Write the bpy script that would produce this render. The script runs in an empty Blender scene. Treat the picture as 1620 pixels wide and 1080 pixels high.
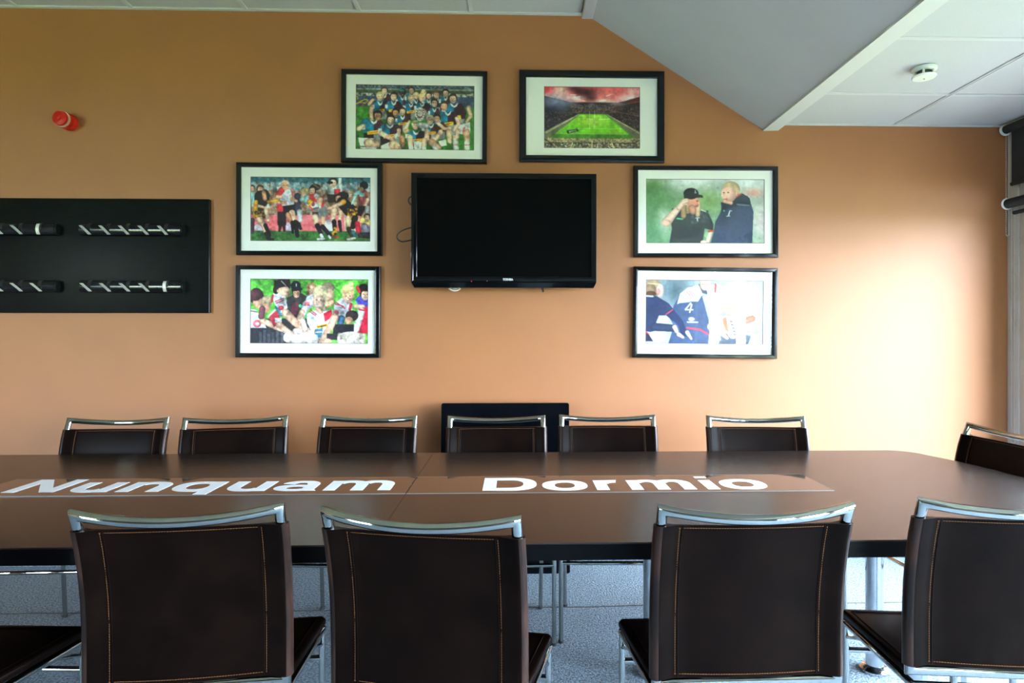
import bpy, bmesh, math, random
import numpy as np
from mathutils import Vector, Matrix, Euler

random.seed(7)
rng = np.random.default_rng(11)
SC = bpy.context.scene
COL = SC.collection
PI = math.pi

# ------------------------------------------------------------------ camera, sky, sun, exposure
cam_data = bpy.data.cameras.new('camera')
cam_data.sensor_width = 36.0
cam_data.lens = 36.0 * 1000.0 / 1620.0
cam_data.shift_x = -32.78 / 1620.0
cam_data.shift_y = -16.0 / 1620.0
cam_data.clip_start = 0.05
cam = bpy.data.objects.new('camera', cam_data)
COL.objects.link(cam)
cam.location = (0.0, 0.0, 1.30)
cam.rotation_euler = (PI / 2, 0.0, math.radians(-1.591))
SC.camera = cam

SKY_COLOR = (0.68, 0.81, 1.0)
SKY_STRENGTH = 80.0
EXPOSURE = 0.0
world = bpy.data.worlds.new('sky')
SC.world = world
world.use_nodes = True
bg = world.node_tree.nodes['Background']
bg.inputs['Color'].default_value = (*SKY_COLOR, 1)
bg.inputs['Strength'].default_value = SKY_STRENGTH

SC.view_settings.view_transform = 'Standard'
SC.view_settings.look = 'None'
SC.view_settings.gamma = 1.0
SC.view_settings.use_curve_mapping = False
SC.view_settings.exposure = EXPOSURE
SC.cycles.use_denoising = True
SC.cycles.use_adaptive_sampling = False
SC.cycles.blur_glossy = 0.6
SC.cycles.max_bounces = 10
SC.cycles.diffuse_bounces = 6
SC.cycles.sample_clamp_indirect = 8.0

# room measures (metres): x right, y towards the feature wall, z up
WALL_Y = 3.58
REAR_Y = -3.30
LEFT_X = -8.0
GLASS_X = 2.843
CEIL_L = 3.095
CEIL_R = 2.485

# ------------------------------------------------------------------ helpers
def srgb(c):
    c = [v / 255.0 for v in c]
    return tuple(v / 12.92 if v <= 0.04045 else ((v + 0.055) / 1.055) ** 2.4 for v in c)

class MB:
    """collects shapes and builds ONE mesh object"""
    def __init__(self):
        self.v = []; self.f = []; self.m = []
    def add(self, verts, faces, mi=0):
        o = len(self.v)
        self.v += [tuple(p) for p in verts]
        self.f += [tuple(i + o for i in f) for f in faces]
        self.m += [mi] * len(faces)
        return self
    def box(self, x0, x1, y0, y1, z0, z1, mi=0, bevel=0.0, seg=2):
        if bevel > 0:
            bm = bmesh.new()
            bmesh.ops.create_cube(bm, size=1.0)
            for v in bm.verts:
                v.co = Vector(((x0 + x1) / 2 + v.co.x * (x1 - x0), (y0 + y1) / 2 + v.co.y * (y1 - y0), (z0 + z1) / 2 + v.co.z * (z1 - z0)))
            bmesh.ops.bevel(bm, geom=bm.edges[:], offset=bevel, segments=seg, profile=0.5, affect='EDGES')
            bm.verts.index_update()
            self.add([v.co[:] for v in bm.verts], [[v.index for v in f.verts] for f in bm.faces], mi)
            bm.free()
            return self
        vs = [(x0, y0, z0), (x1, y0, z0), (x1, y1, z0), (x0, y1, z0), (x0, y0, z1), (x1, y0, z1), (x1, y1, z1), (x0, y1, z1)]
        return self.add(vs, [(3, 2, 1, 0), (4, 5, 6, 7), (0, 1, 5, 4), (1, 2, 6, 5), (2, 3, 7, 6), (3, 0, 4, 7)], mi)
    def prism(self, pts, axis, a, b, mi=0):
        """polygon pts (2D, counter-clockwise) swept along an axis from a to b"""
        n = len(pts)
        def P(p, t):
            return {'x': (t, p[0], p[1]), 'y': (p[0], t, p[1]), 'z': (p[0], p[1], t)}[axis]
        vs = [P(p, a) for p in pts] + [P(p, b) for p in pts]
        fs = [tuple(range(n - 1, -1, -1)), tuple(range(n, 2 * n))]
        fs += [(i, (i + 1) % n, n + (i + 1) % n, n + i) for i in range(n)]
        return self.add(vs, fs, mi)
    def tube(self, path, r, n=12, mi=0, closed=False, caps=True):
        p = [Vector(q) for q in path]
        N = len(p)
        def tan(i, j):
            return (p[j] - p[i]).normalized()
        t0 = tan(0, 1)
        up = Vector((0, 0, 1)) if abs(t0.z) < 0.9 else Vector((1, 0, 0))
        a = t0.cross(up).normalized(); b = t0.cross(a).normalized()
        if closed:
            nrm0 = (tan(N - 1, 0) + t0).normalized()
        else:
            nrm0 = t0
        ring = []
        for k in range(n):
            q = p[0] + (a * math.cos(2 * PI * k / n) + b * math.sin(2 * PI * k / n)) * r
            if closed:
                q = q + t0 * ((p[0] - q).dot(nrm0) / t0.dot(nrm0))
            ring.append(q)
        rings = [ring]
        for i in range(1, N):
            tin = tan(i - 1, i)
            if i < N - 1:
                nrm = (tin + tan(i, i + 1)).normalized()
            elif closed:
                nrm = (tin + tan(i, 0)).normalized()
            else:
                nrm = tin
            ring = [q + tin * ((p[i] - q).dot(nrm) / tin.dot(nrm)) for q in ring]
            rings.append(ring)
        vs = [q for rg in rings for q in rg]
        fs = []
        cnt = N if closed else N - 1
        for i in range(cnt):
            j = (i + 1) % N
            for k in range(n):
                k2 = (k + 1) % n
                fs.append((i * n + k, i * n + k2, j * n + k2, j * n + k))
        if caps and not closed:
            fs.append(tuple(range(n - 1, -1, -1)))
            fs.append(tuple((N - 1) * n + k for k in range(n)))
        return self.add(vs, fs, mi)
    def lathe(self, prof, n=24, mi=0, M=None):
        """profile [(r, h)] spun about z, then moved by matrix M"""
        vs = []; fs = []
        for r, h in prof:
            for k in range(n):
                a = 2 * PI * k / n
                vs.append(Vector((r * math.cos(a), r * math.sin(a), h)))
        for i in range(len(prof) - 1):
            for k in range(n):
                k2 = (k + 1) % n
                fs.append((i * n + k, i * n + k2, (i + 1) * n + k2, (i + 1) * n + k))
        fs.append(tuple(range(n - 1, -1, -1)))
        fs.append(tuple((len(prof) - 1) * n + k for k in range(n)))
        if M is not None:
            vs = [M @ v for v in vs]
        return self.add(vs, fs, mi)
    def loft(self, rings, closed_ring=True, caps=True, mi=0, ring_mi=None):
        n = len(rings[0]); vs = [q for r in rings for q in r]; N = len(rings)
        o = len(self.v)
        self.v += [tuple(q) for q in vs]
        for i in range(N - 1):
            for k in range(n if closed_ring else n - 1):
                k2 = (k + 1) % n
                self.f.append((o + i * n + k, o + i * n + k2, o + (i + 1) * n + k2, o + (i + 1) * n + k))
                self.m.append(ring_mi[k] if ring_mi else mi)
        if caps and closed_ring:
            self.f.append(tuple(o + k for k in range(n - 1, -1, -1))); self.m.append(mi)
            self.f.append(tuple(o + (N - 1) * n + k for k in range(n))); self.m.append(mi)
        return self
    def mesh(self, name, mats, smooth=True, angle=35):
        me = bpy.data.meshes.new(name)
        me.from_pydata(self.v, [], self.f)
        for m in (mats if isinstance(mats, (list, tuple)) else [mats]):
            me.materials.append(m)
        me.polygons.foreach_set('material_index', self.m)
        bm = bmesh.new(); bm.from_mesh(me)
        bmesh.ops.recalc_face_normals(bm, faces=bm.faces[:])
        bm.to_mesh(me); bm.free()
        if smooth:
            me.polygons.foreach_set('use_smooth', [True] * len(me.polygons))
            me.set_sharp_from_angle(angle=math.radians(angle))
        me.update()
        return me
    def build(self, name, mats, parent=None, loc=(0, 0, 0), rot=(0, 0, 0), smooth=True, angle=35):
        return link(name, self.mesh(name, mats, smooth, angle), parent, loc, rot)

def link(name, me, parent=None, loc=(0, 0, 0), rot=(0, 0, 0)):
    o = bpy.data.objects.new(name, me)
    COL.objects.link(o)
    o.location = loc; o.rotation_euler = rot
    if parent is not None:
        o.parent = parent
    return o

def thing(name, label, cat, loc=(0, 0, 0), rotz=0.0, group=None):
    o = bpy.data.objects.new(name, None)
    COL.objects.link(o)
    o.empty_display_size = 0.1
    o.location = loc; o.rotation_euler = (0, 0, rotz)
    return tag(o, label, cat, group)

def tag(o, label, cat, group=None):
    o['label'] = label; o['category'] = cat
    if group: o['group'] = group
    return o

def struct(o):
    o['kind'] = 'structure'
    return o

def copy_tree(o, parent=None):
    c = o.copy(); COL.objects.link(c); c.parent = parent
    for ch in list(o.children):
        copy_tree(ch, c)
    return c

# ------------------------------------------------------------------ materials
def pmat(name, color, rough=0.5, metal=0.0, spec=0.5, coat=0.0, coat_rough=0.1):
    m = bpy.data.materials.new(name); m.use_nodes = True
    b = m.node_tree.nodes['Principled BSDF']
    b.inputs['Base Color'].default_value = (*color, 1)
    b.inputs['Roughness'].default_value = rough
    b.inputs['Metallic'].default_value = metal
    b.inputs['Specular IOR Level'].default_value = spec
    b.inputs['Coat Weight'].default_value = coat
    b.inputs['Coat Roughness'].default_value = coat_rough
    return m

def noisy(m, c1, c2, scale=20.0, detail=4.0, stretch=(1, 1, 1), bump=0.0, bump_scale=None, lo=0.35, hi=0.65, dist=0.001):
    """object-space noise between two colours, and an optional bump"""
    nt = m.node_tree; N = nt.nodes; L = nt.links
    b = N['Principled BSDF']
    tc = N.new('ShaderNodeTexCoord'); mp = N.new('ShaderNodeMapping')
    mp.inputs['Scale'].default_value = stretch
    L.new(tc.outputs['Object'], mp.inputs['Vector'])
    nz = N.new('ShaderNodeTexNoise'); nz.inputs['Scale'].default_value = scale; nz.inputs['Detail'].default_value = detail
    L.new(mp.outputs['Vector'], nz.inputs['Vector'])
    rp = N.new('ShaderNodeValToRGB')
    rp.color_ramp.elements[0].position = lo; rp.color_ramp.elements[0].color = (*c1, 1)
    rp.color_ramp.elements[1].position = hi; rp.color_ramp.elements[1].color = (*c2, 1)
    L.new(nz.outputs['Fac'], rp.inputs['Fac']); L.new(rp.outputs['Color'], b.inputs['Base Color'])
    if bump > 0:
        nb = N.new('ShaderNodeTexNoise'); nb.inputs['Scale'].default_value = bump_scale or scale; nb.inputs['Detail'].default_value = 6
        L.new(mp.outputs['Vector'], nb.inputs['Vector'])
        bp = N.new('ShaderNodeBump'); bp.inputs['Strength'].default_value = bump; bp.inputs['Distance'].default_value = dist
        L.new(nb.outputs['Fac'], bp.inputs['Height']); L.new(bp.outputs['Normal'], b.inputs['Normal'])
    return m

def thin_glass(name, tint=(1, 1, 1), ior=1.5, rough=0.0):
    m = bpy.data.materials.new(name); m.use_nodes = True
    nt = m.node_tree; N = nt.nodes; L = nt.links
    for n in list(N): N.remove(n)
    out = N.new('ShaderNodeOutputMaterial'); mix = N.new('ShaderNodeMixShader')
    tr = N.new('ShaderNodeBsdfTransparent'); gl = N.new('ShaderNodeBsdfGlossy'); fr = N.new('ShaderNodeFresnel')
    tr.inputs['Color'].default_value = (*tint, 1)
    gl.inputs['Roughness'].default_value = rough
    fr.inputs['IOR'].default_value = ior
    # the two faces of a sheet: Fresnel where light enters, clear where it leaves
    ge = N.new('ShaderNodeNewGeometry'); sb = N.new('ShaderNodeMath'); sb.operation = 'SUBTRACT'; sb.inputs[0].default_value = 1.0
    mu = N.new('ShaderNodeMath'); mu.operation = 'MULTIPLY'
    L.new(ge.outputs['Backfacing'], sb.inputs[1]); L.new(sb.outputs[0], mu.inputs[0]); L.new(fr.outputs['Fac'], mu.inputs[1])
    L.new(mu.outputs[0], mix.inputs['Fac']); L.new(tr.outputs['BSDF'], mix.inputs[1]); L.new(gl.outputs['BSDF'], mix.inputs[2])
    L.new(mix.outputs['Shader'], out.inputs['Surface'])
    return m

M = {}
M['wall'] = noisy(pmat('ochre_brown_paint', (0.31, 0.110, 0.030), 0.58, spec=0.75), (0.30, 0.106, 0.029), (0.32, 0.114, 0.031), 3.0, bump=0.10, bump_scale=260, dist=0.0006)
M['wall_dark'] = noisy(pmat('dark_wall_paint', (0.10, 0.085, 0.075), 0.6), (0.10, 0.085, 0.075), (0.115, 0.10, 0.09), 3.0)
M['wall_white'] = noisy(pmat('white_wall_paint', (0.62, 0.62, 0.60), 0.6), (0.60, 0.60, 0.58), (0.64, 0.64, 0.62), 3.0)
M['carpet'] = noisy(pmat('blue_grey_carpet', (0.3, 0.34, 0.38), 0.95, spec=0.1), (0.085, 0.115, 0.14), (0.34, 0.425, 0.50), 110.0, 4.0, bump=1.0, bump_scale=150, lo=0.32, hi=0.68, dist=0.012)
M['seam'] = pmat('carpet_joint', (0.07, 0.07, 0.07), 0.95)
M['tile'] = noisy(pmat('ceiling_tile_white', (0.51, 0.515, 0.50), 0.9, spec=0.1), (0.49, 0.495, 0.48), (0.53, 0.535, 0.52), 180.0, bump=0.35, bump_scale=260, dist=0.001)
M['grid'] = pmat('ceiling_grid_white', (0.56, 0.565, 0.55), 0.45, spec=0.2)
M['grid_gap'] = pmat('ceiling_grid_grey', (0.30, 0.30, 0.30), 0.6)
M['paving'] = noisy(pmat('terrace_paving', (0.16, 0.155, 0.12), 0.9), (0.145, 0.14, 0.105), (0.175, 0.17, 0.135), 6.0)
M['plaster'] = noisy(pmat('soffit_plaster', (0.47, 0.475, 0.46), 0.7, spec=0.1), (0.46, 0.465, 0.45), (0.48, 0.485, 0.47), 4.0)
M['lip'] = pmat('soffit_trim_white', (0.58, 0.59, 0.56), 0.5, spec=0.2)
M['roof'] = pmat('roof_slab', (0.4, 0.4, 0.4), 0.9)
M['alu'] = noisy(pmat('beige_aluminium', (0.47, 0.45, 0.41), 0.4, metal=0.2), (0.45, 0.43, 0.39), (0.49, 0.47, 0.43), 8.0)
M['alu_dark'] = pmat('dark_grey_aluminium', (0.05, 0.05, 0.052), 0.5, metal=0.2)
M['blind'] = noisy(pmat('black_blind_fabric', (0.012, 0.011, 0.012), 0.85), (0.010, 0.010, 0.011), (0.016, 0.015, 0.016), 300.0)
M['white_plastic'] = pmat('white_plastic', (0.75, 0.76, 0.73), 0.35)
M['bead'] = pmat('grey_bead_chain', (0.55, 0.55, 0.52), 0.3)
M['pane'] = thin_glass('window_glass', (0.95, 0.97, 0.96), 1.45)
M['grass'] = noisy(pmat('lawn_grass', (0.14, 0.155, 0.014), 0.9, spec=0.1), (0.125, 0.14, 0.012), (0.155, 0.17, 0.018), 2.0, bump=0.5, bump_scale=60, dist=0.03)
M['pitch'] = noisy(pmat('sunlit_grass_colour', (0.32, 0.36, 0.04), 0.9, spec=0.1), (0.29, 0.33, 0.035), (0.35, 0.39, 0.05), 2.0)  # sunlight put into the colour: a brighter grass for the rear lawn
M['chrome'] = noisy(pmat('chrome_tube', (0.47, 0.48, 0.46), 0.05, metal=1.0), (0.45, 0.46, 0.44), (0.49, 0.50, 0.48), 30.0)
M['steel'] = noisy(pmat('polished_steel_column', (0.62, 0.64, 0.66), 0.16, metal=1.0), (0.60, 0.62, 0.64), (0.66, 0.68, 0.70), 30.0)
M['leather'] = noisy(pmat('dark_brown_leather', (0.02, 0.013, 0.010), 0.36, spec=0.045), (0.0027, 0.0012, 0.0008), (0.0054, 0.0025, 0.0017), 9.0, 6.0, bump=0.16, bump_scale=420, dist=0.0008)
M['worn'] = noisy(pmat('worn_brown_leather', (0.05, 0.026, 0.018), 0.36, spec=0.25), (0.008, 0.0036, 0.0025), (0.040, 0.016, 0.010), 14.0, 5.0, (1, 1, 0.45), bump=0.2, bump_scale=300, lo=0.38, hi=0.68)
M['stitch'] = pmat('orange_thread', (0.15, 0.062, 0.024), 0.7, spec=0.1)
M['rubber'] = pmat('black_rubber', (0.01, 0.01, 0.01), 0.7)
M['frame'] = noisy(pmat('gloss_black_lacquer', (0.003, 0.0035, 0.0035), 0.10, spec=0.4), (0.0025, 0.003, 0.003), (0.004, 0.0045, 0.0045), 20.0)
M['mat'] = pmat('ivory_mount_board', (0.91, 0.92, 0.88), 0.9, spec=0.1)
M['mat_edge'] = pmat('brown_mount_line', (0.16, 0.10, 0.11), 0.8)
M['picture_glass'] = thin_glass('picture_glass', (0.98, 0.98, 0.98), 1.5)
M['tv'] = noisy(pmat('gloss_black_plastic', (0.003, 0.0035, 0.004), 0.09, spec=0.25), (0.0025, 0.003, 0.0035), (0.0035, 0.004, 0.0045), 20.0)
M['tv_screen'] = pmat('dark_screen', (0.002, 0.002, 0.002), 0.25, spec=0.05)
M['tv_back'] = pmat('matt_black_plastic', (0.003, 0.003, 0.003), 0.6, spec=0.1)
M['logo'] = pmat('silver_print', (0.62, 0.66, 0.70), 0.4)
M['led'] = pmat('red_indicator', (0.5, 0.02, 0.05), 0.4)
M['cable_black'] = pmat('black_cable', (0.012, 0.012, 0.012), 0.4)
M['cable_white'] = pmat('white_cable', (0.7, 0.7, 0.66), 0.4)
M['rack_board'] = noisy(pmat('black_stained_board', (0.005, 0.006, 0.006), 0.4, spec=0.06), (0.004, 0.005, 0.005), (0.006, 0.007, 0.007), 12.0, stretch=(1, 1, 6))
M['rack_rail'] = noisy(pmat('gloss_black_rail', (0.008, 0.008, 0.009), 0.14, spec=0.3), (0.006, 0.006, 0.007), (0.010, 0.010, 0.011), 10.0)
M['hook'] = pmat('brushed_nickel_hook', (0.60, 0.60, 0.55), 0.4, metal=0.35)
M['red'] = noisy(pmat('red_alarm_plastic', (0.50, 0.018, 0.010), 0.4, spec=0.2), (0.48, 0.016, 0.009), (0.52, 0.020, 0.011), 20.0)
M['detector'] = pmat('detector_white', (0.74, 0.78, 0.70), 0.4)
M['detector_dark'] = pmat('detector_slot', (0.03, 0.04, 0.03), 0.6)
M['pane_black'] = noisy(pmat('black_glass_panel', (0.002, 0.0025, 0.004), 0.10, spec=0.07), (0.0015, 0.002, 0.003), (0.0025, 0.003, 0.0045), 5.0)
M['vinyl_white'] = noisy(pmat('white_vinyl_lettering', (0.80, 0.84, 0.88), 0.35), (0.78, 0.82, 0.86), (0.82, 0.86, 0.90), 20.0)
M['strip'] = noisy(pmat('gloss_brown_inlay', (0.035, 0.020, 0.014), 0.04, spec=0.6), (0.030, 0.017, 0.012), (0.042, 0.024, 0.017), 40.0, stretch=(0.15, 1, 1))
M['strip_edge'] = pmat('inlay_edge', (0.22, 0.20, 0.19), 0.3)
M['edge'] = pmat('black_table_edge', (0.002, 0.002, 0.0025), 0.4, spec=0.08)

def wood_top():
    m = pmat('dark_wenge_veneer', (0.03, 0.02, 0.016), 0.27, spec=0.4)
    nt = m.node_tree; N = nt.nodes; L = nt.links; b = N['Principled BSDF']
    tc = N.new('ShaderNodeTexCoord'); mp = N.new('ShaderNodeMapping')
    mp.inputs['Scale'].default_value = (0.6, 9, 1)
    L.new(tc.outputs['Object'], mp.inputs['Vector'])
    n1 = N.new('ShaderNodeTexNoise'); n1.inputs['Scale'].default_value = 5; n1.inputs['Detail'].default_value = 3
    L.new(mp.outputs['Vector'], n1.inputs['Vector'])
    rp = N.new('ShaderNodeValToRGB')
    rp.color_ramp.elements[0].position = 0.3; rp.color_ramp.elements[0].color = (0.015, 0.0095, 0.0075, 1)
    rp.color_ramp.elements[1].position = 0.7; rp.color_ramp.elements[1].color = (0.024, 0.015, 0.012, 1)
    L.new(n1.outputs['Fac'], rp.inputs['Fac']); L.new(rp.outputs['Color'], b.inputs['Base Color'])
    return m
M['wood'] = wood_top()

def print_mat():
    m = pmat('photo_print', (1, 1, 1), 0.45, spec=0.3)
    nt = m.node_tree
    at = nt.nodes.new('ShaderNodeAttribute'); at.attribute_name = 'ink'
    nt.links.new(at.outputs['Color'], nt.nodes['Principled BSDF'].inputs['Base Color'])
    return m
M['print'] = print_mat()

# ------------------------------------------------------------------ the setting
flo = struct(MB().box(LEFT_X - .1, GLASS_X + .1, REAR_Y - .1, WALL_Y + .1, -0.12, 0.0).build('floor', M['carpet']))
pts = [(-3.2, 2.965), (-2.2, 2.972), (-1.2, 2.962), (-.2, 2.978), (.35, 2.972), (.6, 2.985), (1.2, 2.978), (2.2, 2.985)]
MB().loft([[(x, y - .0035, 0.0005), (x, y + .0035, 0.0005), (x, y + .003, 0.0022), (x, y - .003, 0.0022)] for x, y in pts]).build('carpet_joint', M['seam'], flo)
struct(MB().box(LEFT_X - .1, GLASS_X + .3, WALL_Y, WALL_Y + .12, -0.1, 3.34).build('wall_back', M['wall']))
struct(MB().box(LEFT_X - .12, LEFT_X, REAR_Y, WALL_Y, -0.1, 3.34).build('wall_left', M['wall']))
REAR_BAYS = [-6.55, -4.85]
wb = struct(MB().box(REAR_BAYS[-1] + .001, GLASS_X + .3, REAR_Y - .12, REAR_Y, -0.1, 3.34).build('wall_rear', M['wall_dark']))
MB().box(LEFT_X - .1, REAR_BAYS[-1], REAR_Y - .12, REAR_Y, 2.461, 3.34).build('header', M['wall_dark'], wb)
MB().box(LEFT_X - .1, REAR_BAYS[0] - .001, REAR_Y - .12, REAR_Y, -0.1, 2.4605).build('pier', M['wall_dark'], wb)
MB().box(REAR_BAYS[0], REAR_BAYS[-1], REAR_Y - .12, REAR_Y, -0.1, 0.029).build('threshold', M['wall_dark'], wb)
struct(MB().box(LEFT_X - .02, GLASS_X - .02, WALL_Y - .014, WALL_Y - .0005, 0.001, 0.09, bevel=.003).build('baseboard_back', M['carpet']))

# ceiling: slab, left grid at 3.0 m, sloped soffit, right grid at 2.42 m
ceil = struct(MB().box(LEFT_X - .3, GLASS_X + .35, REAR_Y - .3, WALL_Y + .3, 3.21, 3.40).build('ceiling', M['roof']))
tile_mesh = {}
def ceiling_tile(x0, x1, y0, y1, z):
    key = (round(x1 - x0, 3), round(y1 - y0, 3))
    if key not in tile_mesh:
        w, d = key
        tile_mesh[key] = MB().box(-w / 2 + .006, w / 2 - .006, -d / 2 + .006, d / 2 - .006, 0.0, 0.016, bevel=.003, seg=1).mesh('ceiling_tile', M['tile'])
    link('ceiling_tile', tile_mesh[key], ceil, ((x0 + x1) / 2, (y0 + y1) / 2, z))
XL = [0.380 - 0.6265 * k for k in range(14)]
YL = [WALL_Y, 3.18] + [3.18 - 0.625 * k for k in range(1, 11)]
YL = [y for y in YL if y > REAR_Y] + [REAR_Y]
for i in range(13):
    for j in range(len(YL) - 1):
        ceiling_tile(XL[i + 1], XL[i], YL[j + 1], YL[j], CEIL_L + .002)
def t_bar(x0, x1, y0, y1, z, mat='grid'):
    MB().box(x0, x1, y0, y1, z, z + .02, bevel=.0015, seg=1).build('grid_bar', M[mat], ceil)
for x in XL[1:]:
    t_bar(x - .012, x + .012, REAR_Y, WALL_Y, CEIL_L - .004)
for y in YL[1:-1]:
    t_bar(XL[-1], XL[0], y - .012, y + .012, CEIL_L - .003)
t_bar(XL[-1], XL[0], WALL_Y - .022, WALL_Y, CEIL_L - .006)
# right grid
XR = [1.532, 2.178, 2.823]
YR = [WALL_Y, 3.106, 2.511, 1.886, 1.261, 0.636, 0.011, -0.614, -1.239, -1.864, -2.489, -3.114, REAR_Y]
for i in range(2):
    for j in range(len(YR) - 1):
        ceiling_tile(XR[i], XR[i + 1], YR[j + 1], YR[j], CEIL_R + .002)
t_bar(XR[1] - .012, XR[1] - .002, REAR_Y, WALL_Y, CEIL_R - .004)
t_bar(XR[1] + .002, XR[1] + .012, REAR_Y, WALL_Y, CEIL_R - .004)
t_bar(XR[1] - .002, XR[1] + .002, REAR_Y, WALL_Y, CEIL_R + .001, 'grid_gap')
for k, y in enumerate(YR[1:-1]):
    t_bar(XR[0], XR[1] - .012, y - .012, y + .012, CEIL_R - .003)
    t_bar(XR[1] + .012, XR[2], y - .004, y + .012, CEIL_R - .003)
    t_bar(XR[1] + .012, XR[2], y - .008, y - .0045, CEIL_R + .001, 'grid_gap')
t_bar(XR[0], XR[2], WALL_Y - .018, WALL_Y, CEIL_R - .006)
t_bar(XR[2] - .01, GLASS_X + .1, REAR_Y, WALL_Y, CEIL_R - .006)
# sloped soffit and its trims
MB().prism([(0.382, 3.0774), (0.440, 3.0732), (1.424, 2.4498), (1.424, 3.19), (0.382, 3.19)], 'y', REAR_Y, WALL_Y).build('sloped_soffit', M['plaster'], ceil)
MB().box(0.377, 0.442, REAR_Y, WALL_Y, 3.0721, 3.1026, bevel=.004).build('soffit_trim', M['lip'], ceil)
MB().prism([(1.416, 2.4456), (1.506, 2.4498), (1.513, 2.4561), (1.537, 2.4793), (1.537, 2.70), (1.416, 2.70)], 'y', REAR_Y, WALL_Y).build('soffit_trim', M['lip'], ceil)

# window wall on the right: wall_right holds header and posts; five glazed bays
wr = struct(MB().box(GLASS_X, GLASS_X + .25, REAR_Y, WALL_Y, 2.46, 3.22).build('wall_right', M['wall_white']))
MB().box(GLASS_X + .02, GLASS_X + .22, REAR_Y, -2.96, 0, 2.46).build('pier', M['wall_dark'], wr)
MB().box(GLASS_X + .02, GLASS_X + .22, REAR_Y, WALL_Y, -0.1, 0.03).build('threshold', M['alu'], wr)
MB().box(GLASS_X + .001, GLASS_X + .07, 3.494, WALL_Y - .002, 0.03, 2.459, bevel=.004).build('corner_post', M['alu'], wr)
MB().box(GLASS_X + .006, GLASS_X + .064, 3.301, 3.493, 0.03, 2.459, bevel=.004).build('added_corner_panel', M['alu'], wr)  # opaque panel added beyond the post to keep window glare off the corner
FIN_Y = (1.98, 0.69, -0.52, -1.74, -2.96)
for fy in FIN_Y:
    MB().box(GLASS_X + .072, GLASS_X + .27, fy - .03, fy + .03, 0.031, 2.459, bevel=.004).build('light_blocking_fin', M['alu_dark'], wr)  # unseen fins added outside to darken the wall near the window corner
BAYS = [3.300, 1.98, 0.69, -0.52, -1.74, -2.96]
TRANS = (2.044, 2.106)
def window_bay(n, y1, y0, gx=GLASS_X, rz=0.0):
    w = struct(bpy.data.objects.new('window_%d' % n, None)); COL.objects.link(w)
    w.location = (gx, (y0 + y1) / 2, 0); w.rotation_euler = (0, 0, rz)
    h = (y1 - y0) / 2
    # stiles, rails
    for s in (-1, 1):
        MB().box(0.0, 0.07, s * h - (0.055 if s > 0 else 0.0), s * h + (0.0 if s > 0 else 0.055), 0.03, 2.46, bevel=.004).build('stile', M['alu'], w)
    MB().box(0.0, 0.07, -h + .056, h - .056, 0.03, 0.11, bevel=.003).build('bottom_rail', M['alu'], w)
    MB().box(-.004, 0.07, -h + .056, h - .056, TRANS[0], TRANS[1], bevel=.003).build('transom', M['alu'], w)
    MB().box(0.0, 0.07, -h + .056, h - .056, 2.41, 2.459, bevel=.003).build('top_rail', M['alu'], w)
    # inner sash of the opening leaf
    mb = MB()
    for a, b, c, d in ((-h + .058, -h + .112, .112, TRANS[0] - .002), (h - .112, h - .058, .112, TRANS[0] - .002)):
        mb.box(.012, .058, a, b, c, d, bevel=.004)
    mb.box(.012, .058, -h + .112, h - .112, .112, .17, bevel=.004)
    mb.box(.012, .058, -h + .112, h - .112, TRANS[0] - .06, TRANS[0] - .002, bevel=.004)
    mb.build('sash', M['alu'], w)
    MB().box(.032, .038, -h + .112, h - .112, .17, TRANS[0] - .06).build('pane', M['pane'], w)
    MB().box(.032, .038, -h + .056, h - .056, TRANS[1], 2.41).build('pane', M['pane'], w)
    # sampling portal in the opening
    return w
for k in range(5):
    window_bay(k + 1, BAYS[k], BAYS[k + 1])
for k in range(1):
    w = window_bay(k + 6, REAR_BAYS[k + 1], REAR_BAYS[k])
    w.location = ((REAR_BAYS[k] + REAR_BAYS[k + 1]) / 2, REAR_Y, 0); w.rotation_euler = (0, 0, -PI / 2)
def portal(size_z, size_h, loc, rot):
    pl = bpy.data.lights.new('window_portal', 'AREA'); pl.shape = 'RECTANGLE'; pl.size = size_z; pl.size_y = size_h
    pl.cycles.is_portal = True
    po = bpy.data.objects.new('window_portal', pl); COL.objects.link(po); po.location = loc; po.rotation_euler = rot
portal(2.4, BAYS[0] - BAYS[-1] + .3, (GLASS_X + .45, (BAYS[0] + BAYS[-1]) / 2, 1.1), (0, PI / 2, 0))
portal(REAR_BAYS[-1] - REAR_BAYS[0], 2.36, ((REAR_BAYS[0] + REAR_BAYS[-1]) / 2, REAR_Y - .2, 1.22), (PI / 2, 0, 0))

# lawn outside
struct(MB().box(GLASS_X + .26, 5.6, REAR_Y - .13, 9, -0.5, -0.13).build('added_terrace', M['paving']))  # unseen paving added so light bounced to the ceiling is less green
struct(MB().box(5.6, 60, -50, 50, -0.5, -0.16).build('lawn', M['grass']))
struct(MB().box(-40, 5.59, -60, REAR_Y - .14, -0.5, -0.16).build('lawn', M['pitch']))

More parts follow.
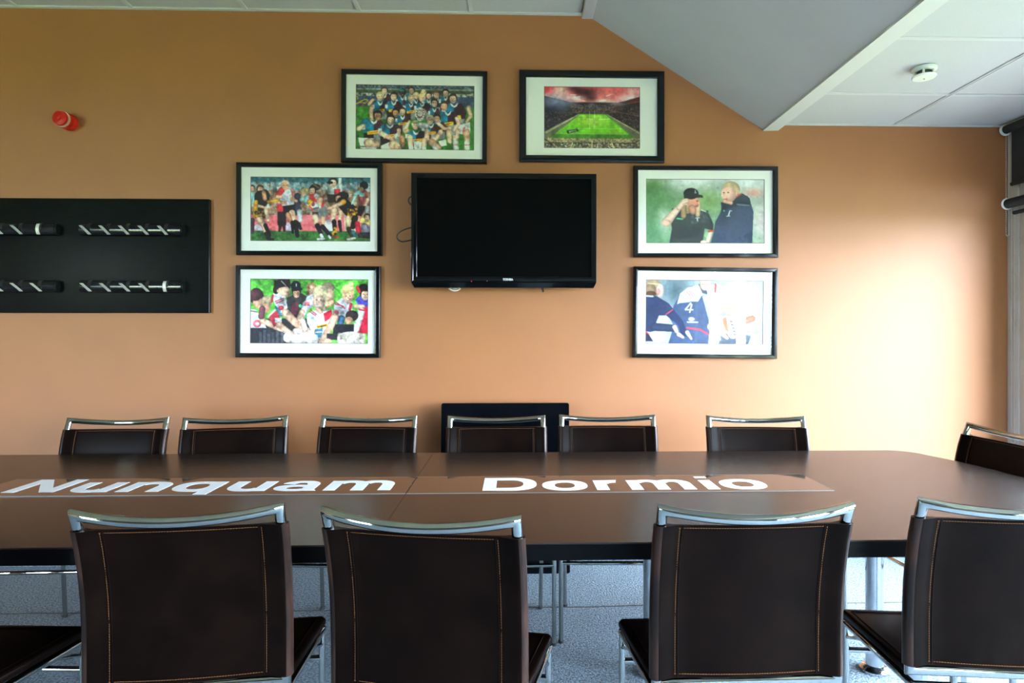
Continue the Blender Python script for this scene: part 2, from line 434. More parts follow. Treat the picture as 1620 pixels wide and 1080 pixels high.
# ------------------------------------------------------------------ roller blinds
def roller_blind(label, y0, y1, z, drop, r=.024, side=-.045, group='black roller blinds on the window wall'):
    t = thing('roller_blind', label, 'blind', (GLASS_X + side, (y0 + y1) / 2, z), 0, group)
    h = (y1 - y0) / 2
    Mx = Matrix.Rotation(PI / 2, 4, 'X')
    MB().tube([(0, -h, 0), (0, h, 0)], r, 20).build('roll', M['blind'], t)
    for s in (-1, 1):
        MB().lathe([(.010, -.006), (.030, -.006), (.033, -.002), (.033, .002), (.030, .006), (.010, .006)], 24, M=Matrix.Translation((0, s * (h + .007), 0)) @ Mx).box(-.012, .044, s * (h + .007) - .005, s * (h + .007) + .005, -.012, .030, bevel=.002).build('bracket', M['white_plastic'], t)
    if drop > 0.03:
        MB().box(r - .003, r - .001, -h + .012, h - .012, -drop, -.004).build('fabric', M['blind'], t)
    d = max(drop, .045)
    MB().tube([(r - .002, -h + .012, -d - .008), (r - .002, h - .012, -d - .008)], .011, 12).build('bottom_bar', M['blind'], t)
    return t
def bead_chain(parent, x, y, ztop, zbot):
    """two strands of small beads hanging from the end of a blind"""
    mb = MB()
    n = int((ztop - zbot) / .0115)
    for s in (-.011, .011):
        for k in range(n):
            z = ztop - k * .0115
            mb.add([(x, y + s, z + .0042), (x + .0036, y + s, z), (x, y + s + .0036, z), (x - .0036, y + s, z), (x, y + s - .0036, z), (x, y + s, z - .0042)],
                   [(0, 1, 2), (0, 2, 3), (0, 3, 4), (0, 4, 1), (5, 2, 1), (5, 3, 2), (5, 4, 3), (5, 1, 4)])
        mb.tube([(x, y + s, ztop), (x, y + s, zbot)], .0009, 6)
    mb.tube([(x, y + .011 * math.cos(a), zbot + .011 * math.sin(a)) for a in [PI + PI * i / 6 for i in range(7)]], .002, 6)
    mb.build('bead_chain', M['bead'], parent)
DROPS = [.305, .24, .305, .305, .305]
WHICH = ['in the corner', 'second', 'third', 'fourth', 'fifth']
for k in range(5):
    a, b = BAYS[k + 1] + .03, (BAYS[k] if k else 3.575) - .048
    t1 = roller_blind('black clerestory blind above the transom, %s from the brown wall' % (['first', 'second', 'third', 'fourth', 'fifth'][k]), a, b, 2.449, DROPS[k])
    bead_chain(t1, .030, (b - a) / 2 + .028, -.01, -.59)
    t2 = roller_blind('rolled-up black blind below the transom, %s from the brown wall' % (['first', 'second', 'third', 'fourth', 'fifth'][k]), a, b - .02, 2.023, 0.0, .027, -.05)
    bead_chain(t2, .040, (b - a) / 2 + .004, -.01, -1.35)

# ------------------------------------------------------------------ boardroom table
TOP = 0.75
TX = -0.37                       # middle seam
HALF = 2.285
TY0, TY1 = 1.642, 2.880
table = thing('boardroom_table', 'long dark wood boardroom table with black edge and white lettering', 'table', (TX, (TY0 + TY1) / 2, 0))
HW = (TY1 - TY0) / 2
def half_outline(s, n=14):
    """one half of the top, s=+1 right: straight sides, rounded corner, gently bowed end"""
    pts = [(0.0006, -HW)]
    R = .12
    xs = HALF - .085
    cx_, cy_ = xs - R, -HW + R
    for k in range(n + 1):
        a = -PI / 2 + (PI / 2 - .12) * k / n
        pts.append((cx_ + R * math.cos(a), cy_ + R * math.sin(a)))
    x_s, y_s = pts[-1]
    for k in range(1, 14):
        t = k / 14
        y = y_s + (-2 * y_s) * t
        x = x_s + (HALF - x_s) * (1 - (2 * t - 1) ** 2)
        pts.append((x, y))
    for k in range(n, -1, -1):
        a = -PI / 2 + (PI / 2 - .12) * k / n
        pts.append((cx_ + R * math.cos(a), -(cy_ + R * math.sin(a))))
    pts.append((0.0006, HW))
    return pts if s > 0 else [(-x, y) for x, y in reversed(pts)]
for s in (1, -1):
    o = half_outline(s)
    MB().prism(o, 'z', TOP - .004, TOP).build('table_top', M['wood'], table, angle=30)
    MB().prism(o, 'z', TOP - .046, TOP - .0042).build('edge_band', M['edge'], table, angle=30)
for s in (1, -1):
    for lx in (0.888, 1.748):
        for ly in (0.128, -0.128):
            mb = MB()
            mb.lathe([(.045, TOP - .06), (.060, TOP - .056), (.060, TOP - .0465)], 24)
            mb.lathe([(.0315, .02), (.0315, TOP - .056)], 32)
            mb.lathe([(.052, .0005), (.052, .010), (.046, .018), (.033, .026)], 32)
            mb.build('leg', M['steel'], table, (s * lx, ly, 0))
# under-frame beams
for s in (1, -1):
    for ly in (0.128, -0.128):
        MB().box(.10, HALF - .3, ly - .02, ly + .02, TOP - .086, TOP - .0465, bevel=.003).build('under_beam', M['edge'], table, rot=(0, 0, 0 if s > 0 else PI))
# glossy inlay strips with the lettering
SY0, SY1 = 2.152, 2.394
yc = (TY0 + TY1) / 2
strips = []
for x0, x1 in ((-1.85, -.3715), (-.3685, 1.100)):
    st = MB().box(x0 - TX, x1 - TX, SY0 - yc, SY1 - yc, TOP + .0002, TOP + .0022, bevel=.0008, seg=1).build('inlay_strip', M['strip'], table)
    strips.append(st)
    e = MB()
    e.box(x0 - TX, x1 - TX, SY0 - yc - .0025, SY0 - yc - .0002, TOP + .0002, TOP + .0020)
    e.box(x0 - TX, x1 - TX, SY1 - yc + .0002, SY1 - yc + .0012, TOP + .0002, TOP + .0020)
    e.build('strip_edge', M['strip_edge'], st)

# lettering: heavy wide grotesque built from stems and bowls
def superell(cx, cy, rx, ry, a, p=2.35):
    c, s = math.cos(a), math.sin(a)
    return (cx + rx * math.copysign(abs(c) ** (2 / p), c), cy + ry * math.copysign(abs(s) ** (2 / p), s))
class Glyph:
    def __init__(self): self.polys = []; self.n = 0
    def rect(self, x0, x1, y0, y1): self.poly((x0, y0), (x1, y0), (x1, y1), (x0, y1))
    def poly(self, *p): self.n += 1; self.polys.append((self.n, list(p)))
    def arc(self, x0, x1, y0, y1, sv, sh, a0, a1, n=28, ex=0, ey=0):
        """part of a ring inside the box; sv, sh stroke of its vertical and horizontal sides"""
        cx, cy, rx, ry = (x0 + x1) / 2, (y0 + y1) / 2, (x1 - x0) / 2, (y1 - y0) / 2
        self.n += 1
        for k in range(n):
            A = a0 + (a1 - a0) * k / n; B = a0 + (a1 - a0) * (k + 1) / n
            self.polys.append((self.n, [superell(cx, cy, rx, ry, A), superell(cx, cy, rx, ry, B),
                               superell(cx, cy, rx - sv, ry - sh, B), superell(cx, cy, rx - sv, ry - sh, A)]))
CAP, XH, ST, SH = .187, .139, .044, .033
def glyph(ch, w):
    g = Glyph()
    if ch == 'N':
        g.rect(0, ST * .98, 0, CAP); g.rect(w - ST * .98, w, 0, CAP)
        g.poly((0, CAP), (w - ST * 1.05, 0), (w, 0), (ST * 1.05, CAP))
    elif ch == 'u':
        g.rect(w - ST, w, 0, XH); g.rect(0, ST, XH * .42, XH)
        g.arc(0, w - .004, -.004, XH * .90, ST, SH, PI, 2 * PI - .5)
    elif ch == 'n':
        g.rect(0, ST, 0, XH); g.rect(w - ST, w, 0, XH * .56)
        g.arc(.004, w, XH * .10, XH + .004, ST, SH, PI - .5, 0)
    elif ch == 'm':
        h = (w - ST) / 2
        g.rect(0, ST * .95, 0, XH)
        for x in (0, h):
            g.rect(x + h, x + h + ST, 0, XH * .56) if x else g.rect(h, h + ST, 0, XH * .56)
            g.arc(x + .004, x + h + ST, XH * .10, XH + .004, ST, SH * .95, PI - .5, 0)
    elif ch == 'o':
        g.arc(0, w, -.004, XH + .004, ST * 1.02, SH, 0, 2 * PI, 48)
    elif ch == 'q':
        g.arc(0, w, -.004, XH + .004, ST, SH, 0, 2 * PI, 48); g.rect(w - ST, w, -.042, XH)
    elif ch == 'a':
        g.rect(w - ST - .012, w - .012, .018, XH * .62)
        g.poly((w - ST - .012, .02), (w - ST - .006, 0), (w, 0), (w - .012, .02))
        g.arc(.010, w - .012, XH * .18, XH + .004, ST, SH * .9, 0, PI * .93)
        g.arc(0, w - .012, -.004, XH * .60, ST * .95, SH * .82, 0, 2 * PI, 40)
    elif ch == 'D':
        g.rect(0, ST * 1.06, 0, CAP); g.rect(0, w * .48, 0, SH * 1.12); g.rect(0, w * .48, CAP - SH * 1.12, CAP)
        g.arc(-w * .04, w, 0, CAP, ST * 1.08, SH * 1.12, -PI / 2, PI / 2, 32)
    elif ch == 'r':
        g.rect(0, ST, 0, XH)
        g.arc(.004, w + .045, XH * .0, XH + .004, ST, SH * 1.15, PI - .45, PI * .46, 16)
    elif ch == 'i':
        g.rect(0, w, 0, XH * .96); g.rect(0, w, XH + .027, CAP + .003)
    return g
WORD1 = [('N', -1.747, .172), ('u', -1.540, .143), ('n', -1.368, .146), ('q', -1.199, .158), ('u', -1.007, .145), ('a', -.843, .156), ('m', -.664, .232)]
WORD2 = [('D', -.113, .190), ('o', .096, .161), ('r', .284, .100), ('m', .405, .227), ('i', .671, .043), ('o', .735, .163)]
for word, base, par in ((WORD1, 2.196, strips[0]), (WORD2, 2.177, strips[1])):
    for ch, x, w in word:
        mb = MB()
        for lay, p in glyph(ch, w).polys:
            mb.prism([(x - TX + a, base - yc + b) for a, b in p], 'z', TOP + .00225, TOP + .0027 + lay * .00004)
        mb.build('letter', M['vinyl_white'], par, smooth=False)

# ------------------------------------------------------------------ chairs
def make_chair():
    root = thing('leather_chair', 'dark brown leather and chrome chair', 'chair', group='leather chairs around the table')
    R = .0125
    HB = .2325 - R                 # half distance of the back posts
    prof = [(.453, -.150), (.50, -.1495), (.56, -.1495), (.62, -.151), (.68, -.1565), (.74, -.166), (.80, -.180), (.85, -.196), (.8875, -.211)]
    def py(z):
        for (z0, y0), (z1, y1) in zip(prof, prof[1:]):
            if z <= z1 + 1e-6:
                return y0 + (y1 - y0) * (z - z0) / (z1 - z0)
        return prof[-1][1]
    ztop, ytop = .8875, -.211
    # back frame: posts with bottom rail, mitred, and the curved top rail
    rail = []
    for k in range(17):
        t = -1 + 2 * k / 16
        rail.append((HB * t, ytop - .030 * (1 - t * t), ztop - .017 * (1 - t * t)))
    mb = MB()
    path = [(-HB, y, z) for z, y in prof[:-1]] + rail + [(HB, y, z) for z, y in reversed(prof[:-1])]
    mb.tube(path, R, 14, closed=True)
    mb.build('back_frame', M['chrome'], root, angle=50)
    for s in (-1, 1):
        MB().tube([(s * .115, -.150, .445), (s * .115, -.149, .415)], .009, 10).build('back_stub', M['chrome'], root)
    # leather sling: sleeves round both posts and a thin panel between
    def ring(z):
        y = py(z); out = []; r = .0175
        sl = HB - .040
        n = 12
        # sleeve on the right, going round
        for k in range(n + 1):
            a = -PI * .62 + (PI * 1.24) * k / n
            out.append((HB + r * math.cos(a), y + r * math.sin(a), z))
        for x in (sl + .012, sl):
            out.append((x, y + (.0065 if x > sl else .0035), z))
        for k in range(1, 9):
            t = k / 9
            x = sl - 2 * sl * t
            out.append((x, y + .0030 - .010 * (1 - (2 * t - 1) ** 2), z))
        for x in (-sl, -sl - .012):
            out.append((x, y + (.0035 if x == -sl else .0065), z))
        for k in range(n + 1):
            a = PI * .38 + (PI * 1.24) * k / n
            out.append((-HB + r * math.cos(a), y + r * math.sin(a), z))
        for x in (-sl - .012, -sl):
            out.append((x, y - (.0090 if x < -sl else .0050), z))
        for k in range(1, 9):
            t = k / 9
            x = -sl + 2 * sl * t
            out.append((x, y - .0010 - .010 * (1 - (2 * t - 1) ** 2), z))
        for x in (sl, sl + .012):
            out.append((x, y - (.0090 if x > sl else .0050), z))
        return out
    zs = [.467, .470, .51, .56, .60, .64, .68, .72, .76, .80, .83, .845, .848]
    rings = [ring(z) for z in zs]
    nr = len(rings[0])
    # pinch the first and last ring for a soft hem
    mi = [0] * nr
    for k in list(range(2, 11)) + [27 + i for i in range(0, 9)]:
        if k < nr: mi[k] = 1
    MB().loft(rings, ring_mi=mi).build('backrest', [M['leather'], M['worn']], root, angle=60)
    # stitching on both faces
    st = MB()
    sl = HB - .044
    def bow(x):
        return -.010 * (1 - (x / (HB - .040)) ** 2) if abs(x) < HB - .04 else 0
    def stitch(x, z, dx, dz):
        for face in (-1, 1):
            y = py(z) + bow(x) + (-.0030 if face < 0 else .0046) - (.0012 if (face < 0 and abs(x) > sl - .004) else 0)
            L_, W_ = .0022, .00055
            hx, hz = (L_, W_) if dx else (W_, L_)
            st.box(x - hx, x + hx, y - .0009, y + .0009, z - hz, z + hz)
    k = 0
    z = .4785
    while z < .840:
        for s in (-1, 1): stitch(s * sl, z, 0, 1)
        z += .0062
    x = -sl
    while x < sl:
        stitch(x, .8405, 1, 0); stitch(x, .477, 1, 0)
        x += .0062
    st.build('stitching', M['stitch'], root, smooth=False)['kind'] = 'stuff'
    # raised seam edges beside the stitching
    for s in (-1, 1):
        for face, off in ((-1, -.0040), (1, .0046)):
            MB().tube([(s * (sl - .006), py(z) + bow(sl - .006) + off, z) for z in zs[1:-1]], .0013, 6).build('seam_edge', M['leather'], root)
    # seat: trapezoid pad
    bm = bmesh.new()
    out = [(-.203, -.130), (.203, -.130), (.218, -.118), (.250, .190), (.240, .206), (-.240, .206), (-.250, .190), (-.218, -.118)]
    top = [bm.verts.new((x, y, .450)) for x, y in out]
    bot = [bm.verts.new((x, y, .426)) for x, y in out]
    bm.faces.new(top); bm.faces.new(list(reversed(bot)))
    for i in range(8):
        j = (i + 1) % 8
        bm.faces.new((bot[i], bot[j], top[j], top[i]))
    bmesh.ops.recalc_face_normals(bm, faces=bm.faces[:])
    bmesh.ops.bevel(bm, geom=[e for e in bm.edges if abs(e.verts[0].co.z - e.verts[1].co.z) < 1e-5], offset=.008, segments=3, profile=.5, affect='EDGES')
    bm.verts.index_update()
    mb = MB(); mb.add([v.co[:] for v in bm.verts], [[v.index for v in f.verts] for f in bm.faces]); bm.free()
    mb.build('seat', M['leather'], root, angle=50)
    # piping seam along the seat sides
    mb = MB()
    for s in (-1, 1):
        mb.tube([(s * .197, -.115, .4505), (s * .226, .185, .4505)], .0014, 6)
    mb.tube([(-.226, .185, .4505), (.226, .185, .4505)], .0014, 6)
    mb.build('seat_seam', M['leather'], root)
    # seat rails
    mb = MB()
    mb.tube([(-.212, -.150, .414), (.212, -.150, .414), (.240, .185, .414), (-.240, .185, .414)], .0105, 12, closed=True)
    mb.build('seat_frame', M['chrome'], root)
    MB().tube([(-.240, .188, .332), (.240, .188, .332)], .0085, 12).build('stretcher', M['chrome'], root)
    for s in (-1, 1):
        for (xa, ya, xb, yb, rr) in ((.240, .188, .240, .190, .0095), (.212, -.148, .205, -.158, .0095)):
            lg = MB().tube([(s * xa, ya, .424 if ya > 0 else .41), (s * xb, yb, .010)], rr, 12).build('leg', M['chrome'], root)
            MB().lathe([(.0100, .0005), (.0112, .002), (.0112, .011), (.0100, .012)], 14, M=Matrix.Translation((s * xb, yb, 0))).build('foot_cap', M['rubber'], lg)
        MB().tube([(s * .228, .10, .408), (s * .240, .188, .372)], .006, 8).build('brace', M['chrome'], root)
    return root
RAIL = -.222
CH = [
    # rail centre x, y, facing angle, label
    (-.769, 1.461, 6.0, 'chair seen from behind, below the first word, top rail highest at right'),
    (-.216, 1.404, -10.2, 'chair seen from behind, turned right, below the gap between the words'),
    (.561, 1.445, 0.9, 'chair seen from behind, square to the table, below the second word'),
    (1.200, 1.463, -6.3, 'chair seen from behind, cut by the right edge, bottom rail showing'),
    (-1.500, 1.450, -3.0, 'chair of which only a seat corner shows at lower left'),
    (-1.845, 3.004, 181.1, 'chair across the table, leftmost of the row, below the coat rack'),
    (-1.314, 3.023, 189.9, 'chair across the table, second from left in the row'),
    (-.693, 3.039, 175.6, 'chair across the table, third from left, just left of the black panel'),
    (-.088, 3.022, 181.3, 'chair across the table, right in front of the black panel'),
    (.443, 3.042, 178.4, 'chair across the table, overlapping the right edge of the black panel'),
    (1.141, 2.982, 175.7, 'chair across the table, rightmost of the row, below the right pictures'),
    (2.021, 2.510, 93.4, 'chair at the right end of the table, beside the window'),
]
proto = make_chair()
for i, (x, y, a, lab) in enumerate(CH):
    o = proto if i == 0 else copy_tree(proto)
    a = math.radians(a)
    o.location = (x + math.sin(a) * RAIL, y - math.cos(a) * RAIL, 0)
    o.rotation_euler = (0, 0, a)
    o['label'] = 'dark leather ' + lab

# ------------------------------------------------------------------ photographs: a small painter for flat prints
class Canvas:
    """paints in the coordinates of its box (x right, y down); colours are sRGB 0..255"""
    def __init__(self, x0, y0, x1, y1, step=4.6, ss=2):
        self.x0, self.y0, self.x1, self.y1 = x0, y0, x1, y1
        self.w = int((x1 - x0) / step); self.h = int((y1 - y0) / step); self.ss = ss
        self.k = self.w * ss / (x1 - x0)
        self.a = np.zeros((self.h * ss, self.w * ss, 3))
        yy, xx = np.mgrid[0:self.h * ss, 0:self.w * ss]
        self.X = x0 + (xx + .5) / self.k
        self.Y = y0 + (yy + .5) * (y1 - y0) / (self.h * ss)
    def _put(self, mask, col, al=1.0, shade=None):
        c = np.array(col, float)
        if shade is None:
            self.a[mask] = self.a[mask] * (1 - al) + c * al
        else:
            self.a[mask] = self.a[mask] * (1 - al) + c * shade[mask][:, None] * al
    def rect(self, x0, y0, x1, y1, col, al=1.0):
        self._put((self.X >= x0) & (self.X < x1) & (self.Y >= y0) & (self.Y < y1), col, al)
    def vgrad(self, y0, y1, c0, c1):
        m = (self.Y >= y0) & (self.Y < y1)
        t = ((self.Y - y0) / (y1 - y0))[..., None]
        g = np.array(c0, float) * (1 - t) + np.array(c1, float) * t
        self.a[m] = g[m]
    def ell(self, cx, cy, rx, ry, col, ang=0.0, al=1.0):
        c, s = math.cos(math.radians(ang)), math.sin(math.radians(ang))
        dx, dy = self.X - cx, self.Y - cy
        q = ((dx * c + dy * s) / rx) ** 2 + ((-dx * s + dy * c) / ry) ** 2
        self._put(q <= 1, col, al, 1.06 - .22 * q - .10 * (dx / rx - .6 * -dy / ry))
    def glow(self, cx, cy, rx, ry, col, al=1.0):
        d = np.sqrt(((self.X - cx) / rx) ** 2 + ((self.Y - cy) / ry) ** 2)
        w = (np.clip(1 - d, 0, 1) ** 1.2 * al)[..., None]
        self.a = self.a * (1 - w) + np.array(col, float) * w
    def poly(self, pts, col, al=1.0):
        ins = np.zeros(self.X.shape, bool); n = len(pts); j = n - 1
        for i in range(n):
            xi, yi = pts[i]; xj, yj = pts[j]
            if yi != yj:
                ins ^= ((yi > self.Y) != (yj > self.Y)) & (self.X < (xj - xi) * (self.Y - yi) / (yj - yi) + xi)
            j = i
        self._put(ins, col, al)
    def limb(self, pts, w0, w1, col, al=1.0):
        n = len(pts) - 1; m = np.zeros(self.X.shape, bool); sh = np.full(self.X.shape, .6)
        for i in range(n):
            (ax, ay), (bx, by) = pts[i], pts[i + 1]
            dx, dy = bx - ax, by - ay
            t = np.clip(((self.X - ax) * dx + (self.Y - ay) * dy) / (dx * dx + dy * dy + 1e-9), 0, 1)
            d = np.hypot(self.X - ax - t * dx, self.Y - ay - t * dy)
            ra = w0 + (w1 - w0) * i / n; rb = w0 + (w1 - w0) * (i + 1) / n
            rr = (ra + (rb - ra) * t) / 2
            m |= d <= rr
            sh = np.maximum(sh, 1.08 - .38 * (d / np.maximum(rr, 1)) ** 2)
        self._put(m, col, al, sh)
    def speckle(self, x0, y0, x1, y1, cols, n, r0, r1, al=.8):
        for _ in range(n):
            x = random.uniform(x0, x1); y = random.uniform(y0, y1); r = random.uniform(r0, r1)
            c = random.choice(cols)
            i0 = int((x - r - self.x0) * self.k); i1 = int((x + r - self.x0) * self.k) + 1
            j0 = int((y - r - self.y0) * self.k); j1 = int((y + r - self.y0) * self.k) + 1
            i0, j0 = max(i0, 0), max(j0, 0)
            if i1 <= i0 or j1 <= j0: continue
            sub = self.a[j0:j1, i0:i1]
            sub[:] = sub * (1 - al) + np.array(c, float) * al
    def noise(self, amp, fold=1.0):
        # folds and light: a few octaves of smooth value noise, then a slight blur
        H, W = self.a.shape[:2]
        f = np.zeros((H, W))
        for step, wt in ((46, .10), (20, .12), (9, .12), (4, .07)):
            g = rng.normal(0, 1, (H // step + 3, W // step + 3))
            ys = np.arange(H) / step; xs = np.arange(W) / step
            y0 = ys.astype(int); x0 = xs.astype(int); ty = (ys - y0)[:, None]; tx = (xs - x0)[None]
            ty = ty * ty * (3 - 2 * ty); tx = tx * tx * (3 - 2 * tx)
            a = g[y0][:, x0]; b = g[y0][:, x0 + 1]; c_ = g[y0 + 1][:, x0]; d = g[y0 + 1][:, x0 + 1]
            f += wt * ((a * (1 - tx) + b * tx) * (1 - ty) + (c_ * (1 - tx) + d * tx) * ty)
        self.a *= np.clip(1 + f * fold, .45, 1.45)[..., None]
        p = np.pad(self.a, ((1, 1), (1, 1), (0, 0)), 'edge')
        self.a = sum(p[i:i + H, j:j + W] for i in range(3) for j in range(3)) / 9
        self.a += rng.normal(0, amp, self.a.shape[:2])[..., None]
    def head(self, x, y, r, skin, hair, back=0.0, turn=0.0, smile=True):
        sh = tuple(v * .82 for v in skin)
        self.ell(x - back, y - r * .25, r * 1.02, r * 1.12, hair)
        self.ell(x + turn * r * .15, y + r * .08, r * .78, r * 1.02, skin)
        self.poly([(x - r * .9, y - r * .35), (x - r * .5, y - r * 1.25), (x + r * .5, y - r * 1.25), (x + r * .9, y - r * .35), (x + r * .3, y - r * .72), (x - r * .3, y - r * .72)], hair)
        ex = turn * r * .3
        for s in (-1, 1):
            self.ell(x + ex + s * r * .33, y - r * .1, r * .13, r * .07, (60, 40, 35))
        self.limb([(x + ex, y), (x + ex + turn * r * .12, y + r * .28)], r * .14, r * .16, sh)
        if smile:
            self.ell(x + ex, y + r * .52, r * .34, r * .12, (235, 225, 220)); self.limb([(x + ex - r * .36, y + r * .46), (x + ex, y + r * .62), (x + ex + r * .36, y + r * .46)], r * .07, r * .07, (150, 70, 65))
        else:
            self.limb([(x + ex - r * .26, y + r * .55), (x + ex + r * .26, y + r * .55)], r * .1, r * .1, (160, 85, 80))
    def finish(self):
        a = self.a.reshape(self.h, self.ss, self.w, self.ss, 3).mean(axis=(1, 3))
        return np.clip(a, 0, 255) / 255.0

SKIN, SKIN2, TAN, DARK = (232, 186, 160), (214, 160, 132), (190, 130, 100), (96, 62, 48)
BROWN, BLACKH, BLOND, GINGER = (66, 44, 34), (34, 26, 26), (214, 190, 140), (150, 88, 48)

def paint_team():
    c = Canvas(245, 250, 1387, 878)
    c.rect(245, 250, 1400, 300, (58, 74, 94)); c.speckle(245, 252, 1390, 292, [(40, 55, 75), (120, 130, 140), (80, 95, 115)], 320, 4, 9)
    c.rect(245, 287, 1400, 300, (128, 140, 132)); c.rect(245, 300, 1400, 335, (66, 78, 62)); c.rect(245, 332, 1400, 362, (178, 182, 168))
    c.speckle(245, 335, 1390, 360, [(40, 45, 50), (90, 100, 90), (215, 215, 200)], 90, 5, 14)
    c.rect(245, 360, 1400, 462, (64, 82, 112)); c.speckle(245, 362, 1390, 455, [(50, 66, 96), (80, 98, 128)], 260, 4, 8)
    c.limb([(250, 440), (330, 395), (366, 402), (340, 432), (270, 425)], 12, 12, (214, 182, 60)); c.limb([(245, 372), (268, 372), (262, 392)], 10, 10, (214, 182, 60))
    c.vgrad(460, 900, (62, 128, 42), (50, 108, 36)); c.speckle(245, 465, 1390, 870, [(70, 140, 48), (48, 100, 34)], 500, 4, 10, .4)
    c.ell(310, 445, 8, 18, (200, 70, 60))
    BL, MA, GR, YE = (28, 112, 150), (62, 32, 44), (138, 142, 146), (236, 184, 36)
    def torso(x, y, w, h, patch=True, swap=False, low=None):
        l, r = (MA, BL) if swap else (BL, MA)
        c.poly([(x - w * .36, y), (x, y + h * .04), (x, y + h * .6), (x - w * .5, y + h * .58), (x - w * .62, y + h * .3)], l)
        c.poly([(x + w * .36, y), (x, y + h * .04), (x, y + h * .6), (x + w * .5, y + h * .58), (x + w * .62, y + h * .3)], r)
        c.poly([(x - w * .5, y + h * .56), (x, y + h * .58), (x, y + h), (x - w * .46, y + h)], low or (56, 36, 36))
        c.poly([(x + w * .5, y + h * .56), (x, y + h * .58), (x, y + h), (x + w * .46, y + h)], GR)
        c.poly([(x - w * .2, y - 6), (x, y + 26), (x + w * .2, y - 6), (x + w * .13, y + 30), (x, y + 44), (x - w * .13, y + 30)], (226, 228, 226))
        c.rect(x - w * .60, y + h * .20, x - w * .42, y + h * .42, (228, 236, 240))
        if patch:
            c.poly([(x - w * .34, y + h * .50), (x + w * .32, y + h * .42), (x + w * .34, y + h * .56), (x - w * .32, y + h * .64)], YE)
            c.limb([(x - w * .2, y + h * .56), (x + w * .2, y + h * .50)], 7, 7, (206, 40, 40))
    back = [(520, 310, 32, SKIN, BROWN), (693, 330, 33, DARK, BLACKH), (780, 304, 30, SKIN, BROWN), (895, 330, 28, SKIN, BLOND), (945, 352, 29, SKIN, BROWN), (1020, 345, 32, SKIN, GINGER), (1108, 325, 33, SKIN, BLACKH)]
    for x, y, r, s, h in back:
        torso(x, y + 30, 110, 150, False); c.head(x, y, r, s, h)
    c.ell(686, 304, 26, 12, (60, 150, 150))
    mid = [(480, 368, 38, SKIN, BLOND, 130, 170), (610, 365, 36, SKIN, BROWN, 140, 170), (825, 356, 29, SKIN, BLOND, 90, 140), (775, 386, 32, SKIN, BLOND, 120, 160), (882, 376, 36, SKIN, BLOND, 130, 170)]
    for x, y, r, s, h, w, hh in mid:
        torso(x, y + r + 6, w, hh); c.head(x, y, r, s, h)
    c.limb([(400, 470), (392, 520), (400, 590)], 42, 34, SKIN)
    c.limb([(372, 440), (410, 400)], 34, 30, SKIN)
    # right standing players
    torso(1190, 420, 200, 270, True); c.limb([(1330, 460), (1352, 540), (1310, 600)], 42, 28, SKIN); c.head(1178, 378, 40, SKIN, BROWN)
    c.poly([(1210, 640), (1345, 600), (1348, 700), (1270, 720), (1195, 705)], (236, 236, 236)); c.limb([(1290, 660), (1280, 715)], 22, 22, (214, 110, 120))
    c.limb([(1215, 700), (1200, 790)], 78, 52, SKIN); c.limb([(1312, 700), (1318, 790)], 64, 48, SKIN2)
    c.limb([(1206, 800), (1212, 880)], 56, 52, (226, 224, 226)); c.limb([(1316, 800), (1316, 880)], 54, 50, (230, 226, 228)); c.limb([(1180, 824), (1236, 824)], 8, 8, (200, 90, 100)); c.limb([(1290, 824), (1340, 820)], 8, 8, (200, 90, 100))
    torso(1000, 470, 100, 150, False); c.head(1000, 422, 34, SKIN, BROWN)
    torso(1130, 500, 170, 230, True); c.head(1094, 452, 40, SKIN2, BROWN); c.limb([(1220, 570), (1235, 620), (1190, 680)], 44, 30, SKIN)
    # crouching row
    torso(628, 556, 120, 160); c.head(628, 520, 34, TAN, BLACKH)
    torso(695, 545, 120, 150); c.head(695, 508, 34, SKIN, BROWN)
    c.limb([(720, 680), (760, 600)], 40, 26, SKIN)
    torso(1035, 600, 140, 170); c.head(1025, 572, 36, SKIN2, BLACKH); c.limb([(1040, 620), (1100, 670), (1150, 660)], 34, 28, SKIN)
    c.limb([(1140, 700), (1150, 790)], 54, 44, SKIN)
    torso(968, 622, 150, 170); c.head(962, 588, 38, SKIN, BLOND); c.limb([(1060, 700), (1020, 760), (960, 790)], 46, 40, SKIN); c.poly([(1040, 790), (1110, 770), (1120, 830), (1060, 840)], (232, 232, 234))
    c.limb([(975, 800), (1040, 850)], 70, 60, SKIN2); c.limb([(1000, 845), (1030, 878)], 40, 40, (230, 230, 232))
    c.limb([(300, 665), (345, 620)], 60, 90, BL); torso(420, 590, 190, 230); c.head(458, 552, 42, TAN, BLACKH); c.limb([(275, 680), (320, 650)], 46, 40, SKIN)
    c.poly([(270, 765), (420, 770), (400, 850), (290, 845)], (238, 238, 240)); c.limb([(370, 815), (440, 830)], 90, 80, SKIN); c.limb([(300, 862), (440, 868)], 20, 20, (230, 230, 230))
    torso(575, 630, 190, 220); c.head(582, 592, 42, SKIN, BLACKH); c.limb([(490, 720), (590, 772)], 50, 40, SKIN); c.limb([(660, 690), (660, 740)], 40, 34, SKIN)
    c.poly([(490, 840), (600, 790), (640, 878), (490, 878)], (236, 236, 238)); c.limb([(610, 830), (650, 850)], 96, 70, SKIN); c.limb([(690, 760), (700, 840)], 54, 40, TAN)
    c.poly([(610, 740), (650, 705), (660, 730), (626, 772)], (230, 230, 236))
    torso(825, 690, 170, 180); c.head(820, 642, 38, SKIN, BLOND); c.ell(820, 612, 34, 12, (120, 134, 110))
    c.limb([(740, 690), (720, 700)], 40, 40, SKIN2); c.limb([(930, 690), (930, 770)], 46, 50, SKIN); c.limb([(765, 760), (775, 850)], 62, 46, SKIN); c.limb([(905, 790), (900, 850)], 64, 44, SKIN)
